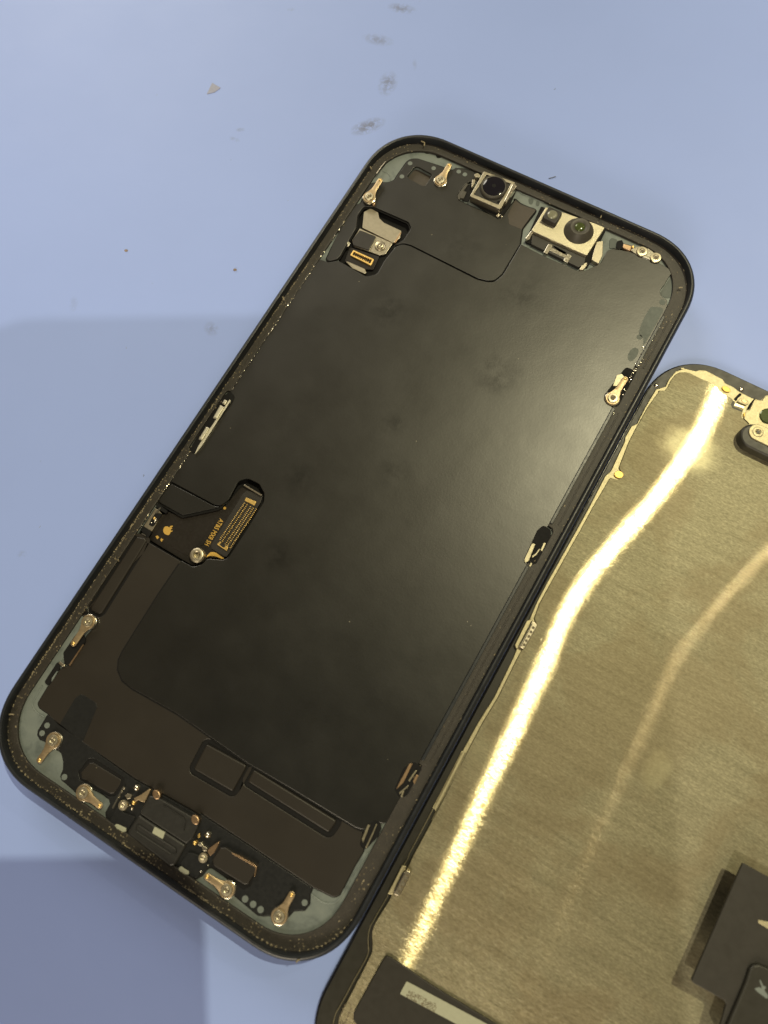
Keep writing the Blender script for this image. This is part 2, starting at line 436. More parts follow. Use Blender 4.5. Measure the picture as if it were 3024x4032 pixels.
M['flex'] = simple('brown_flex_board', (0.013, 0.0105, 0.0085), 0.42, 0, 0.25, 1.0, 0.008, 4, spec=0.35)
M['goldprint'] = simple('gold_print', (0.78, 0.50, 0.12), 0.42, 0.6, 0.12, 3.0)
M['label'] = simple('pale_label', (0.36, 0.37, 0.28), 0.6, 0, 0.12, 2.0)
M['bezel'] = simple('black_glass_border', (0.022, 0.021, 0.016), 0.44, 0, 0.25, 0.3, 0.006, 3, spec=0.42)
M['glass'] = simple('display_glass_edge', (0.010, 0.010, 0.013), 0.12, 0, 0.2, 0.5, spec=0.7)
M['steel'] = steel_mat()
M['flange'] = simple('bright_steel_flange', (0.48, 0.435, 0.29), 0.54, 1.0, 0.30, 2.2, 0.05, 3.0)
M['amber'] = simple('amber_epoxy', (0.50, 0.32, 0.05), 0.35, 0.3, 0.2, 2.0)
M['tape'] = simple('black_tape', (0.024, 0.022, 0.018), 0.48, 0, 0.2, 0.4, 0.010, 4, spec=0.4)
M['crumb'] = simple('brown_crumb', (0.26, 0.20, 0.16), 0.7, 0, 0.3, 3.0, 0.08, 4)
M['flake'] = simple('pale_flake', (0.30, 0.32, 0.45), 0.7, 0, 0.15, 2.0)
M['fibre'] = simple('dark_fibre', (0.20, 0.23, 0.33), 0.7, 0, 0.2, 2.0)
M['dust'] = simple('yellow_glue_dust', (0.30, 0.255, 0.165), 0.6, 0, 0.45, 1.5, 0.03, 6)
M['dustdark'] = simple('brown_glue_crumb', (0.13, 0.105, 0.065), 0.55, 0, 0.5, 1.5, 0.03, 6)
M['blockslab'] = simple('dark_blocker_slab', (0.02, 0.02, 0.022), 0.35, 0, 0.2, 0.3)
M['dent'] = simple('dull_blue_silicone', (0.150, 0.195, 0.36), 0.8, 0, 0.08, 0.2)

# ------------------------------------------------------------------ the work mat
wm = slab('work_mat', rnd([(-260, -250), (300, -250), (300, 300), (-260, 300)], 8), -3.0, 0.0, M['mat'], bev=0.8); wm['kind'] = 'structure'
dc = P1('d4', 1465, -398, 0.0)
lathe('raised_button', dc, [(18.6, 0.004), (18.2, 0.20), (17.6, 0.30), (14.5, 0.33), (0.5, 0.33)], M['dent'], wm, 96)

# ------------------------------------------------------------------ phone housing
H = thing('phone_housing', 'black phone housing lying open with its display removed, seen from inside', 'phone', (0, 0, 0))
X0, X1, Y0, Y1, RA = -35.9, 35.9, -73.8, 73.8, 13.0
def ring(d, k=18): return squircle(X0 + d, Y0 + d, X1 - d, Y1 - d, RA - d * 0.95, 2.2, k)
prof = [(1.6, 0.02), (0.7, 0.10), (0.22, 0.45), (0.0, 1.1), (0.0, 6.35), (0.05, 6.70), (0.18, 6.98), (0.40, 7.20), (0.66, 7.30), (0.84, 7.24), (0.95, 7.05), (1.02, 6.5), (1.06, 5.2)]
V, F = [], []
for d, z in prof:
    r_ = ring(d); N = len(r_); V += [(x, y, z) for x, y in r_]
for i in range(len(prof) - 1):
    for k in range(N):
        j = (k + 1) % N; F.append((i * N + k, i * N + j, (i + 1) * N + j, (i + 1) * N + k))
F.append(tuple(range(N))[::-1])
band = obj('frame_band', V, F, M['band'], H, 40)
# small dents and chips along the outer edge
def chip(c, x, y, z, r, m='dustdark'):
    p = P1(c, x, y, z)
    ico(p[0], p[1], z, r, m)
# adhesive ledge, its inner edge notched where the side slots reach in
INX0, INX1, INY0, INY1 = -33.2, 32.15, -70.95, 70.95
inner = squircle(INX0, INY0, INX1, INY1, 10.2, 2.15, 14)
def notch(loop, side, y0, y1, x):
    """push the part of an edge between y0 and y1 out to x"""
    out = []
    s = 1 if side == 'R' else -1
    base = INX1 if side == 'R' else INX0
    L = list(loop); n = len(L)
    for i in range(n):
        a, b = L[i], L[(i + 1) % n]
        out.append(a)
        if abs(a[0] - base) < 0.02 and abs(b[0] - base) < 0.02 and abs(a[1] - b[1]) > 20:
            up = b[1] > a[1]
            ns = sorted([q for q in NOT if q[0] == side], key=lambda q: q[1], reverse=not up)
            for (_, u0, u1, xx) in ns:
                lo, hi = (u0, u1) if up else (u1, u0); sg = 1 if up else -1
                out += [(base, lo), (base + (xx - base) * .7, lo + .15 * sg), (xx, lo + .7 * sg), (xx, hi - .7 * sg), (base + (xx - base) * .7, hi - .15 * sg), (base, hi)]
    return out
NOT = [('R', 37.3, 45.9, 32.95), ('R', 3.0, 10.9, 33.5), ('R', -42.3, -36.3, 33.0), ('L', -9.2, 4.8, -34.0)]
inner_n = notch(inner, 'R', 0, 0, 0)
if True:
    NB = [q for q in NOT if q[0] == 'L']; side_l = 'L'
    inner_n = notch(inner_n, 'L', 0, 0, 0)
rng = random.Random(3)
ledge = slab('adhesive_ledge', ring(1.03), 4.4, 5.66, M['ledge'], H, holes=[inner_n], bev=0.10)
for y0_, y1_ in ((-35.6, 2.4), (11.4, 36.8), (46.4, 58.5)):
    slab('ledge_step', rect(32.18, y0_, 32.72, y1_, .2), 5.6, 5.92, M['band'], H, bev=0.08)
    slab('ledge_rail', rect(33.55, y0_ + .4, 33.80, y1_ - .4, .1), 5.6, 5.80, M['ledge'], H, bev=0.06)
floor_ = slab('interior_floor', ring(1.3), 3.6, 4.05, M['void'], H)

# --- holes through the plate and the films
FZ = 5.35
def q(c, pts, r, z=FZ): return rnd(P(c, pts, z), r)
hole_square = q('e1', [(828, 905), (975, 712), (1262, 862), (1128, 1070)], 0.9)
hole_bracket = q('c1', [(66, 1120), (215, 860), (222, 770), (268, 692), (345, 690), (640, 818), (664, 870), (596, 968), (520, 1010), (440, 1135), (385, 1235), (300, 1262)], 1.0)
hole_flex = q('c3', [(285, 655), (520, 788), (700, 748), (885, 702), (950, 650), (1045, 470), (1130, 442), (1232, 492), (1278, 580), (1272, 655), (1105, 930), (945, 1172), (900, 1195), (745, 1182), (705, 1232), (620, 1262), (500, 1192), (185, 1010), (95, 920)], 1.0)
hole_tabR = q('c7', [(1040, 452), (1098, 480), (1096, 560), (975, 748), (935, 748), (880, 700), (880, 660)], 0.8)
hole_slotR2 = q('c7', [(440, 1598), (500, 1640), (480, 1760), (385, 1900), (330, 1895), (298, 1850), (395, 1640)], 0.8)
hole_slotR3 = q('d1', [(735, 216), (800, 270), (790, 330), (670, 525), (600, 530), (556, 460), (640, 270)], 0.8)
hole_slotL = q('d5', [(565, 815), (600, 850), (585, 890), (340, 1240), (300, 1268), (270, 1240), (500, 870)], 0.5)
hole_clip = q('c4', [(590, 640), (700, 480), (790, 475), (800, 540), (640, 762), (600, 745)], 0.4)
hole_mid = q('e2', [(525, 1180), (640, 1265), (890, 1350), (640, 1690), (420, 1600), (400, 1440)], 0.4)
hole_cam = q('c1', [(1035, 600), (1065, 555), (1110, 498), (1180, 480), (1200, 385), (1545, 500), (1420, 760), (1385, 790), (1150, 690), (1060, 640)], 0.35)
hole_proj = q('c2', [(596, 330), (1040, 470), (1010, 600), (975, 680), (880, 735), (835, 738), (620, 645), (468, 568), (590, 350)], 0.4)
padA = q('c6', [(445, -150), (775, 30), (655, 245), (335, 60)], 0.5)
padB = q('c6', [(830, 60), (1510, 480), (1440, 580), (775, 160)], 0.5)
pad_strip = rnd(P('g6', [(990, 880), (1130, 905), (1152, 955), (1050, 1130)], FZ) + P('c4', [(960, 262), (925, 285), (850, 250), (848, 215)], FZ), 0.3)
big = lambda p, d: off(ccw(p), -d)
gA, gB, gS = big(padA, 0.85), big(padB, 0.85), big(pad_strip, 0.5)
hole_spk1 = big(q('c5', [(655, 500), (728, 405), (765, 405), (1000, 555), (985, 605), (930, 680), (895, 682), (665, 550)], 0.3), 0.35)
hole_slotR4 = q('d1', [(385, 726), (440, 748), (448, 800), (420, 870), (310, 985), (262, 945), (290, 820)], 0.6)
hole_e5 = q('e5', [(935, 25), (995, 60), (965, 150), (830, 360), (775, 415), (722, 355)], 0.4)

plate_holes = [hole_square, hole_bracket, hole_flex, hole_tabR, hole_slotR2, hole_slotR3, hole_mid, hole_spk1]
clipL = lambda p: [(max(x, -33.3), y) for x, y in p]
clipR = lambda p: [(min(x, 32.2), y) for x, y in p]
plate = slab('midframe_plate', [(x, y) for x, y in inner_n], 4.45, 5.10, M['plate'], H,
     holes=[hole_square, [(max(x, -33.1), y) for x, y in big(hole_flex, 0.35)], [(max(x, -33.1), y) for x, y in big(hole_bracket, 0.3)]], bev=0.0)
# raised moulding lines on the plate corners
def ridge(name, c, pts, z, r, m, parent, flat=.6):
    pp = P(c, pts, z); n = 4
    sp = []
    for i in range(len(pp) - 1):
        a, b, c_, d = [Vector(pp[max(0, min(len(pp) - 1, i + k))]) for k in (-1, 0, 1, 2)]
        for k in range(n):
            t = k / n
            sp.append(tuple(0.5 * ((2 * b) + (c_ - a) * t + (2 * a - 5 * b + 4 * c_ - d) * t * t + (3 * b - a - 3 * c_ + d) * t ** 3)) + (z,))
    sp.append((*pp[-1], z))
    V, F = tube_geo(sp, r, 8)
    V = [(x, y, z + (zz - z) * flat) for x, y, zz in V]
    return obj(name, V, F, m, parent, 60)

# --- films
film_left = -33.05
m3 = P('e1', [(100, 1330), (135, 1180), (240, 1010), (330, 995), (540, 992), (640, 952), (700, 850), (842, 650), (910, 606), (1010, 604), (1395, 728), (1600, 795), (1662, 742)], FZ) \
   + P('c1', [(1003, 393), (1040, 378), (1100, 385), (1190, 412), (1180, 476), (1110, 500), (1062, 558), (1035, 600), (1045, 640), (1150, 690), (1385, 792), (1420, 760), (1470, 690), (1512, 640)], FZ) \
   + P('e2', [(528, 1172), (620, 1252), (760, 1312), (885, 1348), (645, 1655)], FZ) \
   + P('c1', [(1548, 1000), (1402, 1243), (1340, 1296), (1285, 1297), (1205, 1278), (662, 1007), (603, 990), (552, 1003), (524, 1012), (597, 968), (664, 870), (640, 818), (345, 690), (270, 690), (222, 762), (213, 860), (62, 1122), (-40, 1142)], FZ) + [(-33.25, P1('c1', 120, 880, FZ)[1]), (-33.25, P1('c1', 235, 700, FZ)[1])]
m3 = [(max(x, -33.25), y) for x, y in m3]
m3 = rnd(m3, 1.4, 4)
hole_t2 = q('e1', [(1255, 960), (1385, 760), (1440, 735), (1640, 790), (1500, 1040), (1430, 1075), (1310, 1050)], 0.5)
film_u = slab('upper_film', m3, 5.05, FZ + 0.06, M['film'], H, holes=[hole_square, big(hole_mid, -0.05) if False else hole_square][:1], bev=0.06)
seam = P('c1', [(-14, 1152), (66, 1136), (300, 1268), (385, 1246), (442, 1140), (528, 1032), (556, 1014), (603, 1003), (660, 1020), (1200, 1292), (1285, 1311), (1345, 1310), (1412, 1252), (1552, 1012)], FZ)
m1 = [(-33.25, seam[0][1] - .1)] + seam + P('c2', [(470, 572), (620, 650), (836, 742), (884, 736), (972, 690), (1010, 612), (1060, 600), (1110, 606)], FZ) \
   + P('e3', [(60, 768), (180, 772), (330, 802), (470, 862), (640, 932), (760, 975), (870, 1020), (1020, 1112), (1025, 1140), (960, 1225), (900, 1335), (832, 1420), (820, 1480), (870, 1552), (940, 1582)], FZ) \
   + [(32.2, 60.6), (32.2, -47.6)] + P('d1', [(385, 728), (292, 815)], FZ)
bot = P('c6', [(1655, 532), (1100, 195), (780, 10)], FZ) + P('c4', [(1655, 1208), (1235, 972), (1145, 900), (1103, 800), (1112, 705), (1152, 622)], FZ)
m1 += bot + P('c3', [(290, 1530), (500, 1222), (512, 1205), (620, 1266), (708, 1236), (748, 1186), (900, 1199), (950, 1176), (1110, 934), (1278, 657), (1284, 580), (1236, 488), (1130, 436), (1042, 465), (945, 644), (880, 690), (820, 684), (415, 466)], FZ) + [(-33.25, P1('c3', 400, 462, FZ)[1])]
m1 = [(max(min(x, 32.2), -33.25), y) for x, y in m1]
m1 = rnd(m1, 1.4, 4)
film_m = slab('graphite_sheet', m1, 5.06, 5.55, M['film'], H, holes=[], bev=0.09, seg=2)
m4 = P('c3', [(405, 482), (812, 694), (880, 702), (700, 742), (520, 780), (288, 650)], FZ)
m4 = [(max(x, -33.25), y) for x, y in m4]
slab('film_tongue', rnd(m4, 0.8, 4), 5.06, 5.42, M['film'], H, bev=0.08)
# lower brown-black film
m2 = P('c3', [(170, 1015), (480, 1196), (503, 1210), (286, 1524)], FZ) + P('c4', [(1146, 618), (1104, 705), (1095, 800), (1137, 904), (1228, 978), (1655, 1216)], FZ) \
   + P('c6', [(780, 18), (1100, 203), (1655, 540)], FZ) + P('d1', [(286, 826), (262, 945), (300, 985)], FZ) + P('c6', [(1655, 845), (1530, 1088), (1482, 1108), (1312, 1026)], FZ) \
   + P('c6', [(760, 655), (390, 412)], FZ) + P('c5', [(1640, 848), (1100, 548), (470, 112)], FZ) + P('e5', [(772, 866), (640, 778), (612, 712), (630, 672), (780, 425), (835, 355), (968, 150), (1060, 105)], FZ) \
   + P('c4', [(640, 765), (800, 545), (800, 480), (850, 440), (900, 330), (830, 280), (745, 300)], FZ)
m2 = [(max(min(x, 32.2), -33.25), y) for x, y in m2]
m2 = rnd(m2, 1.2, 4)
film_l = slab('lower_film', m2, 5.06, 5.30, M['film2'], H, holes=[gA, gB, gS], bev=0.10)
for nm, p in (('raised_pad', padA), ('raised_pad', padB), ('raised_pad', pad_strip)):
    slab(nm, p, 4.6, 5.48, M['film2'], H, bev=0.30, seg=4)
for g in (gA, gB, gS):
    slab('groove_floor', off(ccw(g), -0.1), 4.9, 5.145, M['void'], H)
# black charging-port board along the bottom
bd = P('e5', [(778, 882), (1655, 1566)], FZ) + P('c5', [(1100, 562), (1640, 862)], FZ) + P('c6', [(390, 424), (760, 668), (1308, 1034), (1286, 1082), (1282, 1160), (1242, 1212), (1152, 1217), (1112, 1262), (1050, 1290), (950, 1254), (905, 1258), (858, 1250), (672, 1095), (610, 955), (540, 893), (482, 862), (452, 870), (402, 930), (344, 962), (300, 934), (200, 880), (0, 735)], FZ) \
   + P('c5', [(1040, 1012), (885, 925), (868, 880), (862, 830), (902, 758), (890, 720), (830, 672), (762, 640), (735, 640)], FZ) \
   + P('e6', [(1480, 700), (1250, 720), (1195, 665), (1062, 545), (1008, 505), (986, 440), (1030, 335), (1034, 200), (1002, 62), (945, 15)], FZ) + P('e5', [(985, 1462), (900, 1450), (720, 1316), (650, 1292), (610, 1222), (618, 1150), (690, 1035), (742, 945)], FZ)
board = slab('port_board', rnd(bd, 0.8, 4), 5.06, 5.30, M['board'], H, holes=[hole_spk1], bev=0.06)
slab('black_tongue', q('e5', [(975, 1042), (1225, 620), (1310, 558), (1380, 575), (1565, 695), (1585, 765), (1352, 1335)], 0.35), 5.2, 5.335, M['board'], H, bev=0.03)
slab('pocket_floor', big(hole_square, 0.2), 3.9, 4.45, M['pocket'], H)
slab('pocket_floor', off(ccw(hole_mid), 0.05), 5.12, 5.30, M['pocket'], H, bev=0.05) if False else slab('film_window', off(ccw(hole_mid), 0.15), 5.30, 5.44, M['pocket'], H, bev=0.04)
# black backing under the films, a little larger, standing in for shade at their seams
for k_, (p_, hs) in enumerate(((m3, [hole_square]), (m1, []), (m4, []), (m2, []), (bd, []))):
    slab('seam_shade_sheet', [(max(min(x, 32.2), -33.25), y) for x, y in off(ccw(rnd(p_, .2, 2)), (-0.3, 0.0, -0.4, -0.14, -0.14)[k_])], 5.0, 5.112 + 0.005 * k_, M['void'], H, holes=hs)
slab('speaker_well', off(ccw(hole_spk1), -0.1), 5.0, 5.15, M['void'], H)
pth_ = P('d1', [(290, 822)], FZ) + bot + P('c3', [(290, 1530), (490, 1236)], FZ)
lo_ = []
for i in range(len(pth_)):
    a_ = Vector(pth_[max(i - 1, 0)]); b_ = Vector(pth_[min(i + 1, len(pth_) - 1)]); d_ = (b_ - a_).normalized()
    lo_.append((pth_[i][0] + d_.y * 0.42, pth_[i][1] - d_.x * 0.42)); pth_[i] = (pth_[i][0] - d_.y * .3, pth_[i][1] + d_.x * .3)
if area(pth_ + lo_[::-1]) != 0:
    slab('sheet_edge_shade', pth_ + lo_[::-1], 5.06, 5.315, M['void'], H)  # raised black strip painting the shade below the sheet's edge
# translucent grey patches showing at the right edge
for c, pts in (('g7', [(372, 592), (420, 575), (520, 602), (452, 740), (312, 985), (300, 920), (252, 862), (300, 720)]), ('g7', [(132, 1112), (160, 1050), (205, 1020), (246, 1040), (240, 1090), (190, 1160), (145, 1160)])):
    slab('adhesive_patch', smooth(P(c, pts, 5.56), 3), 5.50, 5.575, M['patch'], H, bev=0.02)
for c, x, y, r in (('g7', 260, 905, .55), ('g7', 510, 525, .6)):
    slab('adhesive_patch', circ(P1(c, x, y, 5.56), r), 5.50, 5.575, M['patch'], H, bev=0.02)
slab('corner_film', smooth(P('e3', [(1040, 1170), (1100, 1180), (1120, 1330), (1100, 1480), (1000, 1540), (900, 1540), (840, 1470), (860, 1410), (960, 1260)], 5.2), 3), 5.08, 5.16, M['patch'], H)
# weld dots
for c, x, y, r, z in (('e1', 890, 675, .50, FZ + .06), ('e1', 757, 890, .50, FZ + .06), ('e1', 1275, 755, .48, FZ + .06), ('c1', 1050, 405, .48, FZ + .06), ('c1', 1100, 428, .48, FZ + .06),
        ('e5', 767, 1063, .50, 5.3), ('e5', 685, 1190, .50, 5.3), ('e6', 1050, 455, .52, 5.3), ('c6', 757, 1120, .54, 5.3), ('c6', 822, 1163, .54, 5.3), ('c6', 883, 1207, .54, 5.3), ('c6', 1243, 1150, .50, 5.3)):
    slab('weld_dot', circ(P1(c, x, y, z + .06), r, 20), z - 0.05, z + 0.06, M['dot'], H, bev=0.03)
ridge('plate_ridge', 'e5', [(690, 420), (560, 640), (530, 720), (560, 800), (640, 880), (730, 930)], 5.12, 0.16, M['plate'], H)
ridge('plate_ridge', 'e8', [(725, 85), (880, 200), (1010, 240), (1120, 220), (1200, 140), (1270, 0)], 5.12, 0.16, M['plate'], H)
ridge('plate_ridge', 'd1', [(330, 1010), (180, 1240), (90, 1400)], 5.12, 0.16, M['plate'], H)
ridge('plate_ridge', 'e1', [(440, 800), (520, 840), (570, 900), (565, 960)], 5.12, 0.14, M['plate'], H)
ridge('plate_ridge', 'e2', [(580, 1030), (640, 1090), (770, 1140), (1000, 1240)], 5.15, 0.16, M['plate'], H)
# black scuffed holes in the top grey strip
for c, pts in (('e1', [(1095, 440), (1130, 405), (1210, 420), (1228, 500), (1160, 520), (1110, 490)]), ('e1', [(1320, 520), (1415, 545), (1400, 580), (1340, 590), (1315, 560)])):
    slab('black_mark', smooth(P(c, pts, 5.13), 3), 5.05, 5.13, M['void'], H)
for c, pts in (('e2', [(750, 1180), (780, 1165), (830, 1190), (810, 1260), (760, 1250)]), ('e2', [(880, 1210), (930, 1230), (920, 1290), (875, 1280)])):
    slab('black_mark', smooth(P(c, pts, 5.13), 3), 5.05, 5.13, M['patch'], H)

# --- gold spring contacts with their screws
SCREW = None
def screw(c, z, r, m, parent, hgt=0.32, star=5):
    s = lathe('screw', c, [(r, z - 0.1), (r, z + hgt * 0.55), (r * 0.9, z + hgt * 0.9), (r * 0.55, z + hgt), (r * 0.5, z + hgt - 0.10), (r * 0.36, z + hgt - .16), (r * 0.30, z + hgt - .12), (r * 0.1, z + hgt - 0.08)], m, parent, 28)
    a0 = rng.random()
    pts = []
    for k in range(star * 2):
        t = a0 + math.pi * k / star; rr = r * (0.46 if k % 2 == 0 else 0.2)
        pts.append((c[0] + rr * math.cos(t), c[1] + rr * math.sin(t)))
    return s, pts
def spring_contact(c, head, tip, z, zt=None, hr=1.28, foot=None):
    zt = z + 0.12 if zt is None else zt
    h = Vector(P1(c, *head, z + .25)); t = Vector(P1(c, *tip, zt + .25)); d = (t - h); L = d.length; u = d / L; n = Vector((-u.y, u.x))
    aw = 0.56
    pl = []
    for k in range(15):
        a = math.radians(-35 + 0) ; 
    for k in range(19):                      # round head, then arm tapering to a round tip
        a = math.radians(48 + (360 - 96) * k / 18)
        pl.append(h + (u * math.cos(a) + n * math.sin(a)) * hr)
    pl.append(h + u * hr * 1.45 - n * aw * 1.10)
    pl.append(h + u * hr * 1.9 - n * aw)
    for k in range(9):
        a = math.radians(-90 + 180 * k / 8)
        pl.append(t - u * aw * .8 + (u * math.cos(a) + n * math.sin(a)) * aw)
    pl.append(h + u * hr * 1.9 + n * aw)
    pl.append(h + u * hr * 1.45 + n * aw * 1.10)
    pl = [tuple(q) for q in pl]
    def zf(x, y):
        s = max(0, min(1, ((Vector((x, y)) - h).dot(u) - hr) / (L - hr)))
        return (zt - z) * s * s * (3 - 2 * s)
    sp = slab('spring_contact', pl, z, z + 0.25, M['gold'], H, bev=0.08, zf=zf)
    tp = t - u * 0.42
    lathe('contact_dimple', (tp.x, tp.y), [(0.30, zt + .2), (0.27, zt + .30), (0.16, zt + .38), (0.05, zt + .40)], M['brass'], sp, 16)
    s_, star = screw((h.x, h.y), z + 0.22, hr * 0.74, M['screw'], sp)
    slab('screw_recess', star, z + 0.22 + 0.05, z + 0.22 + 0.305, M['dustdark'], s_)
    lathe('washer_pad', (h.x, h.y), [(hr * 1.08, z - 0.45), (hr * 1.08, z - 0.04), (hr * 1.02, z - 0.005), (hr * .5, z - 0.005)], M['bright'], sp, 28)
    return sp
spring_contact('e1', (222, 1225), (418, 925), 6.1, 6.25)
spring_contact('e1', (1388, 950), (1545, 680), 5.75, 5.95)
spring_contact('c4', (822, 352), (672, 572), 6.05, 6.2)
spring_contact('e5', (868, 1310), (620, 1665), 5.55, 5.7, 1.34)
spring_contact('e6', (1358, 712), (1655, 945), 5.6, 5.7, 1.32)
spring_contact('c6', (607, 1045), (430, 925), 5.55, 5.7, 1.32)
spring_contact('c6', (1035, 1262), (1148, 1066), 5.6, 5.7, 1.32)
spring_contact('c7', (945, 678), (1045, 525), 5.75, 5.95, 1.30)
# side slots with clip springs; black slabs stand in for their shade
slab('slot_shade', off(ccw(hole_slotR2), 0.0), 5.5, 5.565, M['void'], H)
slab('slot_shade', off(ccw(hole_tabR), 0.0), 5.5, 5.565, M['void'], H)
slab('slot_shade', off(ccw(hole_slotR3), 0.0), 5.5, 5.565, M['void'], H)
slab('slot_shade', off(ccw(hole_slotR4), 0.0), 5.5, 5.565, M['void'], H)
def bar(name, c, pts, z0, z1, m, r=0.1, bev=0.06, parent=None):
    return slab(name, rnd(P(c, pts, z1), r), z0, z1, m, parent or H, bev=bev)
bar('clip_spring', 'c7', [(975, 510), (1010, 500), (1030, 520), (975, 590), (945, 590)], 5.4, 5.75, M['dullsteel'])
bar('clip_spring', 'c7', [(302, 1850), (358, 1732), (385, 1735), (335, 1860), (310, 1875)], 5.4, 5.8, M['dullsteel'])
bar('clip_spring', 'c7', [(358, 1825), (390, 1800), (410, 1770), (420, 1775), (392, 1815), (362, 1838)], 5.4, 5.75, M['dullsteel'])
bar('clip_spring', 'c7', [(420, 1780), (445, 1725), (462, 1730), (432, 1792)], 5.4, 5.7, M['dullsteel'])
bar('clip_spring', 'c7', [(338, 1895), (352, 1868), (362, 1880), (346, 1905)], 5.4, 5.75, M['dullsteel'])
bar('clip_spring', 'd1', [(600, 405), (690, 235), (720, 235), (640, 400), (590, 450), (575, 460)], 5.4, 5.72, M['copper'])
bar('clip_spring', 'd1', [(680, 380), (745, 290), (757, 300), (690, 395)], 5.4, 5.75, M['dullsteel'])
bar('clip_spring', 'd1', [(720, 390), (750, 330), (770, 340), (735, 420)], 5.4, 5.7, M['copper'])
bar('clip_spring', 'd1', [(600, 488), (640, 455), (680, 420), (686, 430), (640, 475), (605, 505)], 5.4, 5.78, M['dullsteel'])
bar('clip_spring', 'd1', [(612, 520), (632, 470), (645, 478), (628, 530)], 5.4, 5.75, M['dullsteel'])
bar('clip_spring', 'd1', [(275, 890), (325, 770), (350, 768), (300, 895), (285, 930)], 5.4, 5.74, M['dullsteel'])
bar('clip_spring', 'd1', [(305, 965), (360, 850), (400, 760), (410, 765), (372, 860), (318, 975)], 5.4, 5.78, M['dullsteel'])
# left slot: two bright rollers on a rail
slab('slot_shade', [(max(x, -33.95), y) for x, y in hole_slotL], 5.2, 5.70, M['void'], H)  # black slab as the shade inside the left slot
bar('clip_rail', 'd5', [(305, 1268), (335, 1205), (345, 1190), (560, 870), (568, 880), (360, 1205), (315, 1262)], 5.6, 6.0, M['satin'], 0.05, 0.04)
for pts in ([(437, 1005), (490, 908), (520, 925), (468, 1012)], [(333, 1160), (388, 1066), (415, 1078), (360, 1165)], [(503, 898), (520, 870), (545, 878), (525, 912)]):
    bar('clip_roller', 'd5', pts, 5.6, 6.25, M['satin'], 0.12, 0.2)
# left clip below the third spring contact
slab('slot_shade', hole_clip, 5.15, 5.34, M['void'], H)  # shade of the clip opening, drawn as a black slab
bar('copper_strip', 'c4', [(640, 755), (772, 560), (782, 566), (652, 762)], 5.3, 5.55, M['copper'], 0.02, 0.03)
bar('clip_spring', 'c4', [(545, 735), (560, 722), (600, 748), (605, 770), (575, 768)], 5.2, 5.6, M['silver'])
slab('slot_shade', hole_e5, 5.1, 5.325, M['void'], H)  # dark recess shade made as a thin black slab
bar('pale_wedge', 'e5', [(838, 345), (850, 285), (920, 185), (955, 165), (900, 260), (850, 340)], 5.3, 5.36, M['plate'], 0.1, 0.02)

# --- front camera module
def quad_ring(name, c, outer, inn, z0, z1, m, parent, r=0.2, bev=0.08):
    return slab(name, rnd(P(c, outer, z1), r), z0, z1, m, parent, holes=[rnd(P(c, inn, z1), r)], bev=bev)
cb = slab('front_camera', rnd(P('c1', [(1262, 410), (1505, 500), (1388, 706), (1146, 602)], 7.0), 0.25), 4.1, 6.75, M['plastic'], H, bev=0.1)
quad_ring('camera_bracket', 'c1', [(1256, 402), (1510, 492), (1404, 690), (1386, 712), (1140, 606)], [(1276, 428), (1478, 505), (1374, 676), (1170, 590)], 4.3, 6.98, M['silver'], cb)
cc = P1('c1', 1337, 528, 7.3)
lathe('lens_barrel', cc, [(2.72, 6.6), (2.72, 7.15), (2.6, 7.35), (2.42, 7.45), (2.28, 7.42), (2.2, 7.2), (1.9, 7.1)], M['rubber'], cb, 40)
lg = lathe('lens_glass', cc, [(2.26, 7.12), (2.2, 7.40), (1.7, 7.52), (1.0, 7.58), (0.3, 7.60)], M['lens'], cb, 40, 60)
lathe('aperture', cc, [(0.42, 7.5), (0.40, 7.605), (0.1, 7.61)], M['void'], lg, 20)
bar('bracket_tab', 'c1', [(1488, 512), (1505, 500), (1524, 518), (1508, 548), (1440, 655), (1422, 645)], 4.6, 7.05, M['bright'], 0.15, 0.06, cb)
bar('bracket_tab', 'c1', [(1175, 425), (1205, 415), (1228, 432), (1215, 452), (1180, 448)], 4.6, 6.5, M['silver'], 0.2, 0.1, cb)
bar('bracket_tab', 'c1', [(1160, 470), (1185, 465), (1180, 500), (1150, 548)], 4.6, 6.2, M['silver'], 0.15, 0.08, cb)
bar('bracket_tab', 'c1', [(1350, 765), (1375, 745), (1390, 755), (1372, 780)], 4.3, 5.7, M['bright'], 0.1, 0.08, cb)
bar('bracket_tab', 'c1', [(1392, 770), (1400, 758), (1408, 765), (1398, 785)], 4.3, 5.6, M['bright'], 0.05, 0.04, cb)
bar('pocket_wall', 'c1', [(1040, 600), (1065, 560), (1110, 500), (1130, 505), (1070, 590), (1060, 635), (1042, 628)], 5.0, 5.6, M['rubber'], 0.1, 0.05)
slab('slot_shade', rnd(P('c1', [(1062, 590), (1110, 520), (1190, 490), (1130, 650), (1080, 640)], 5.42), .2), 5.3, 5.425, M['void'], H)  # black slabs paint the shade around the camera
slab('slot_shade', rnd(P('c1', [(1140, 650), (1200, 480), (1540, 520), (1460, 700), (1400, 780), (1370, 795)], 5.43), .2), 5.3, 5.43, M['void'], H)
bar('camera_peg', 'c1', [(1060, 600), (1085, 560), (1115, 570), (1090, 625), (1065, 620)], 5.0, 5.65, M['rubber'], 0.15, 0.08)
lathe('camera_screw', P1('c1', 1375, 655, 6.8), [(.30, 6.6), (.30, 6.78), (.2, 6.80), (.05, 6.8)], M['void'], cb, 16)

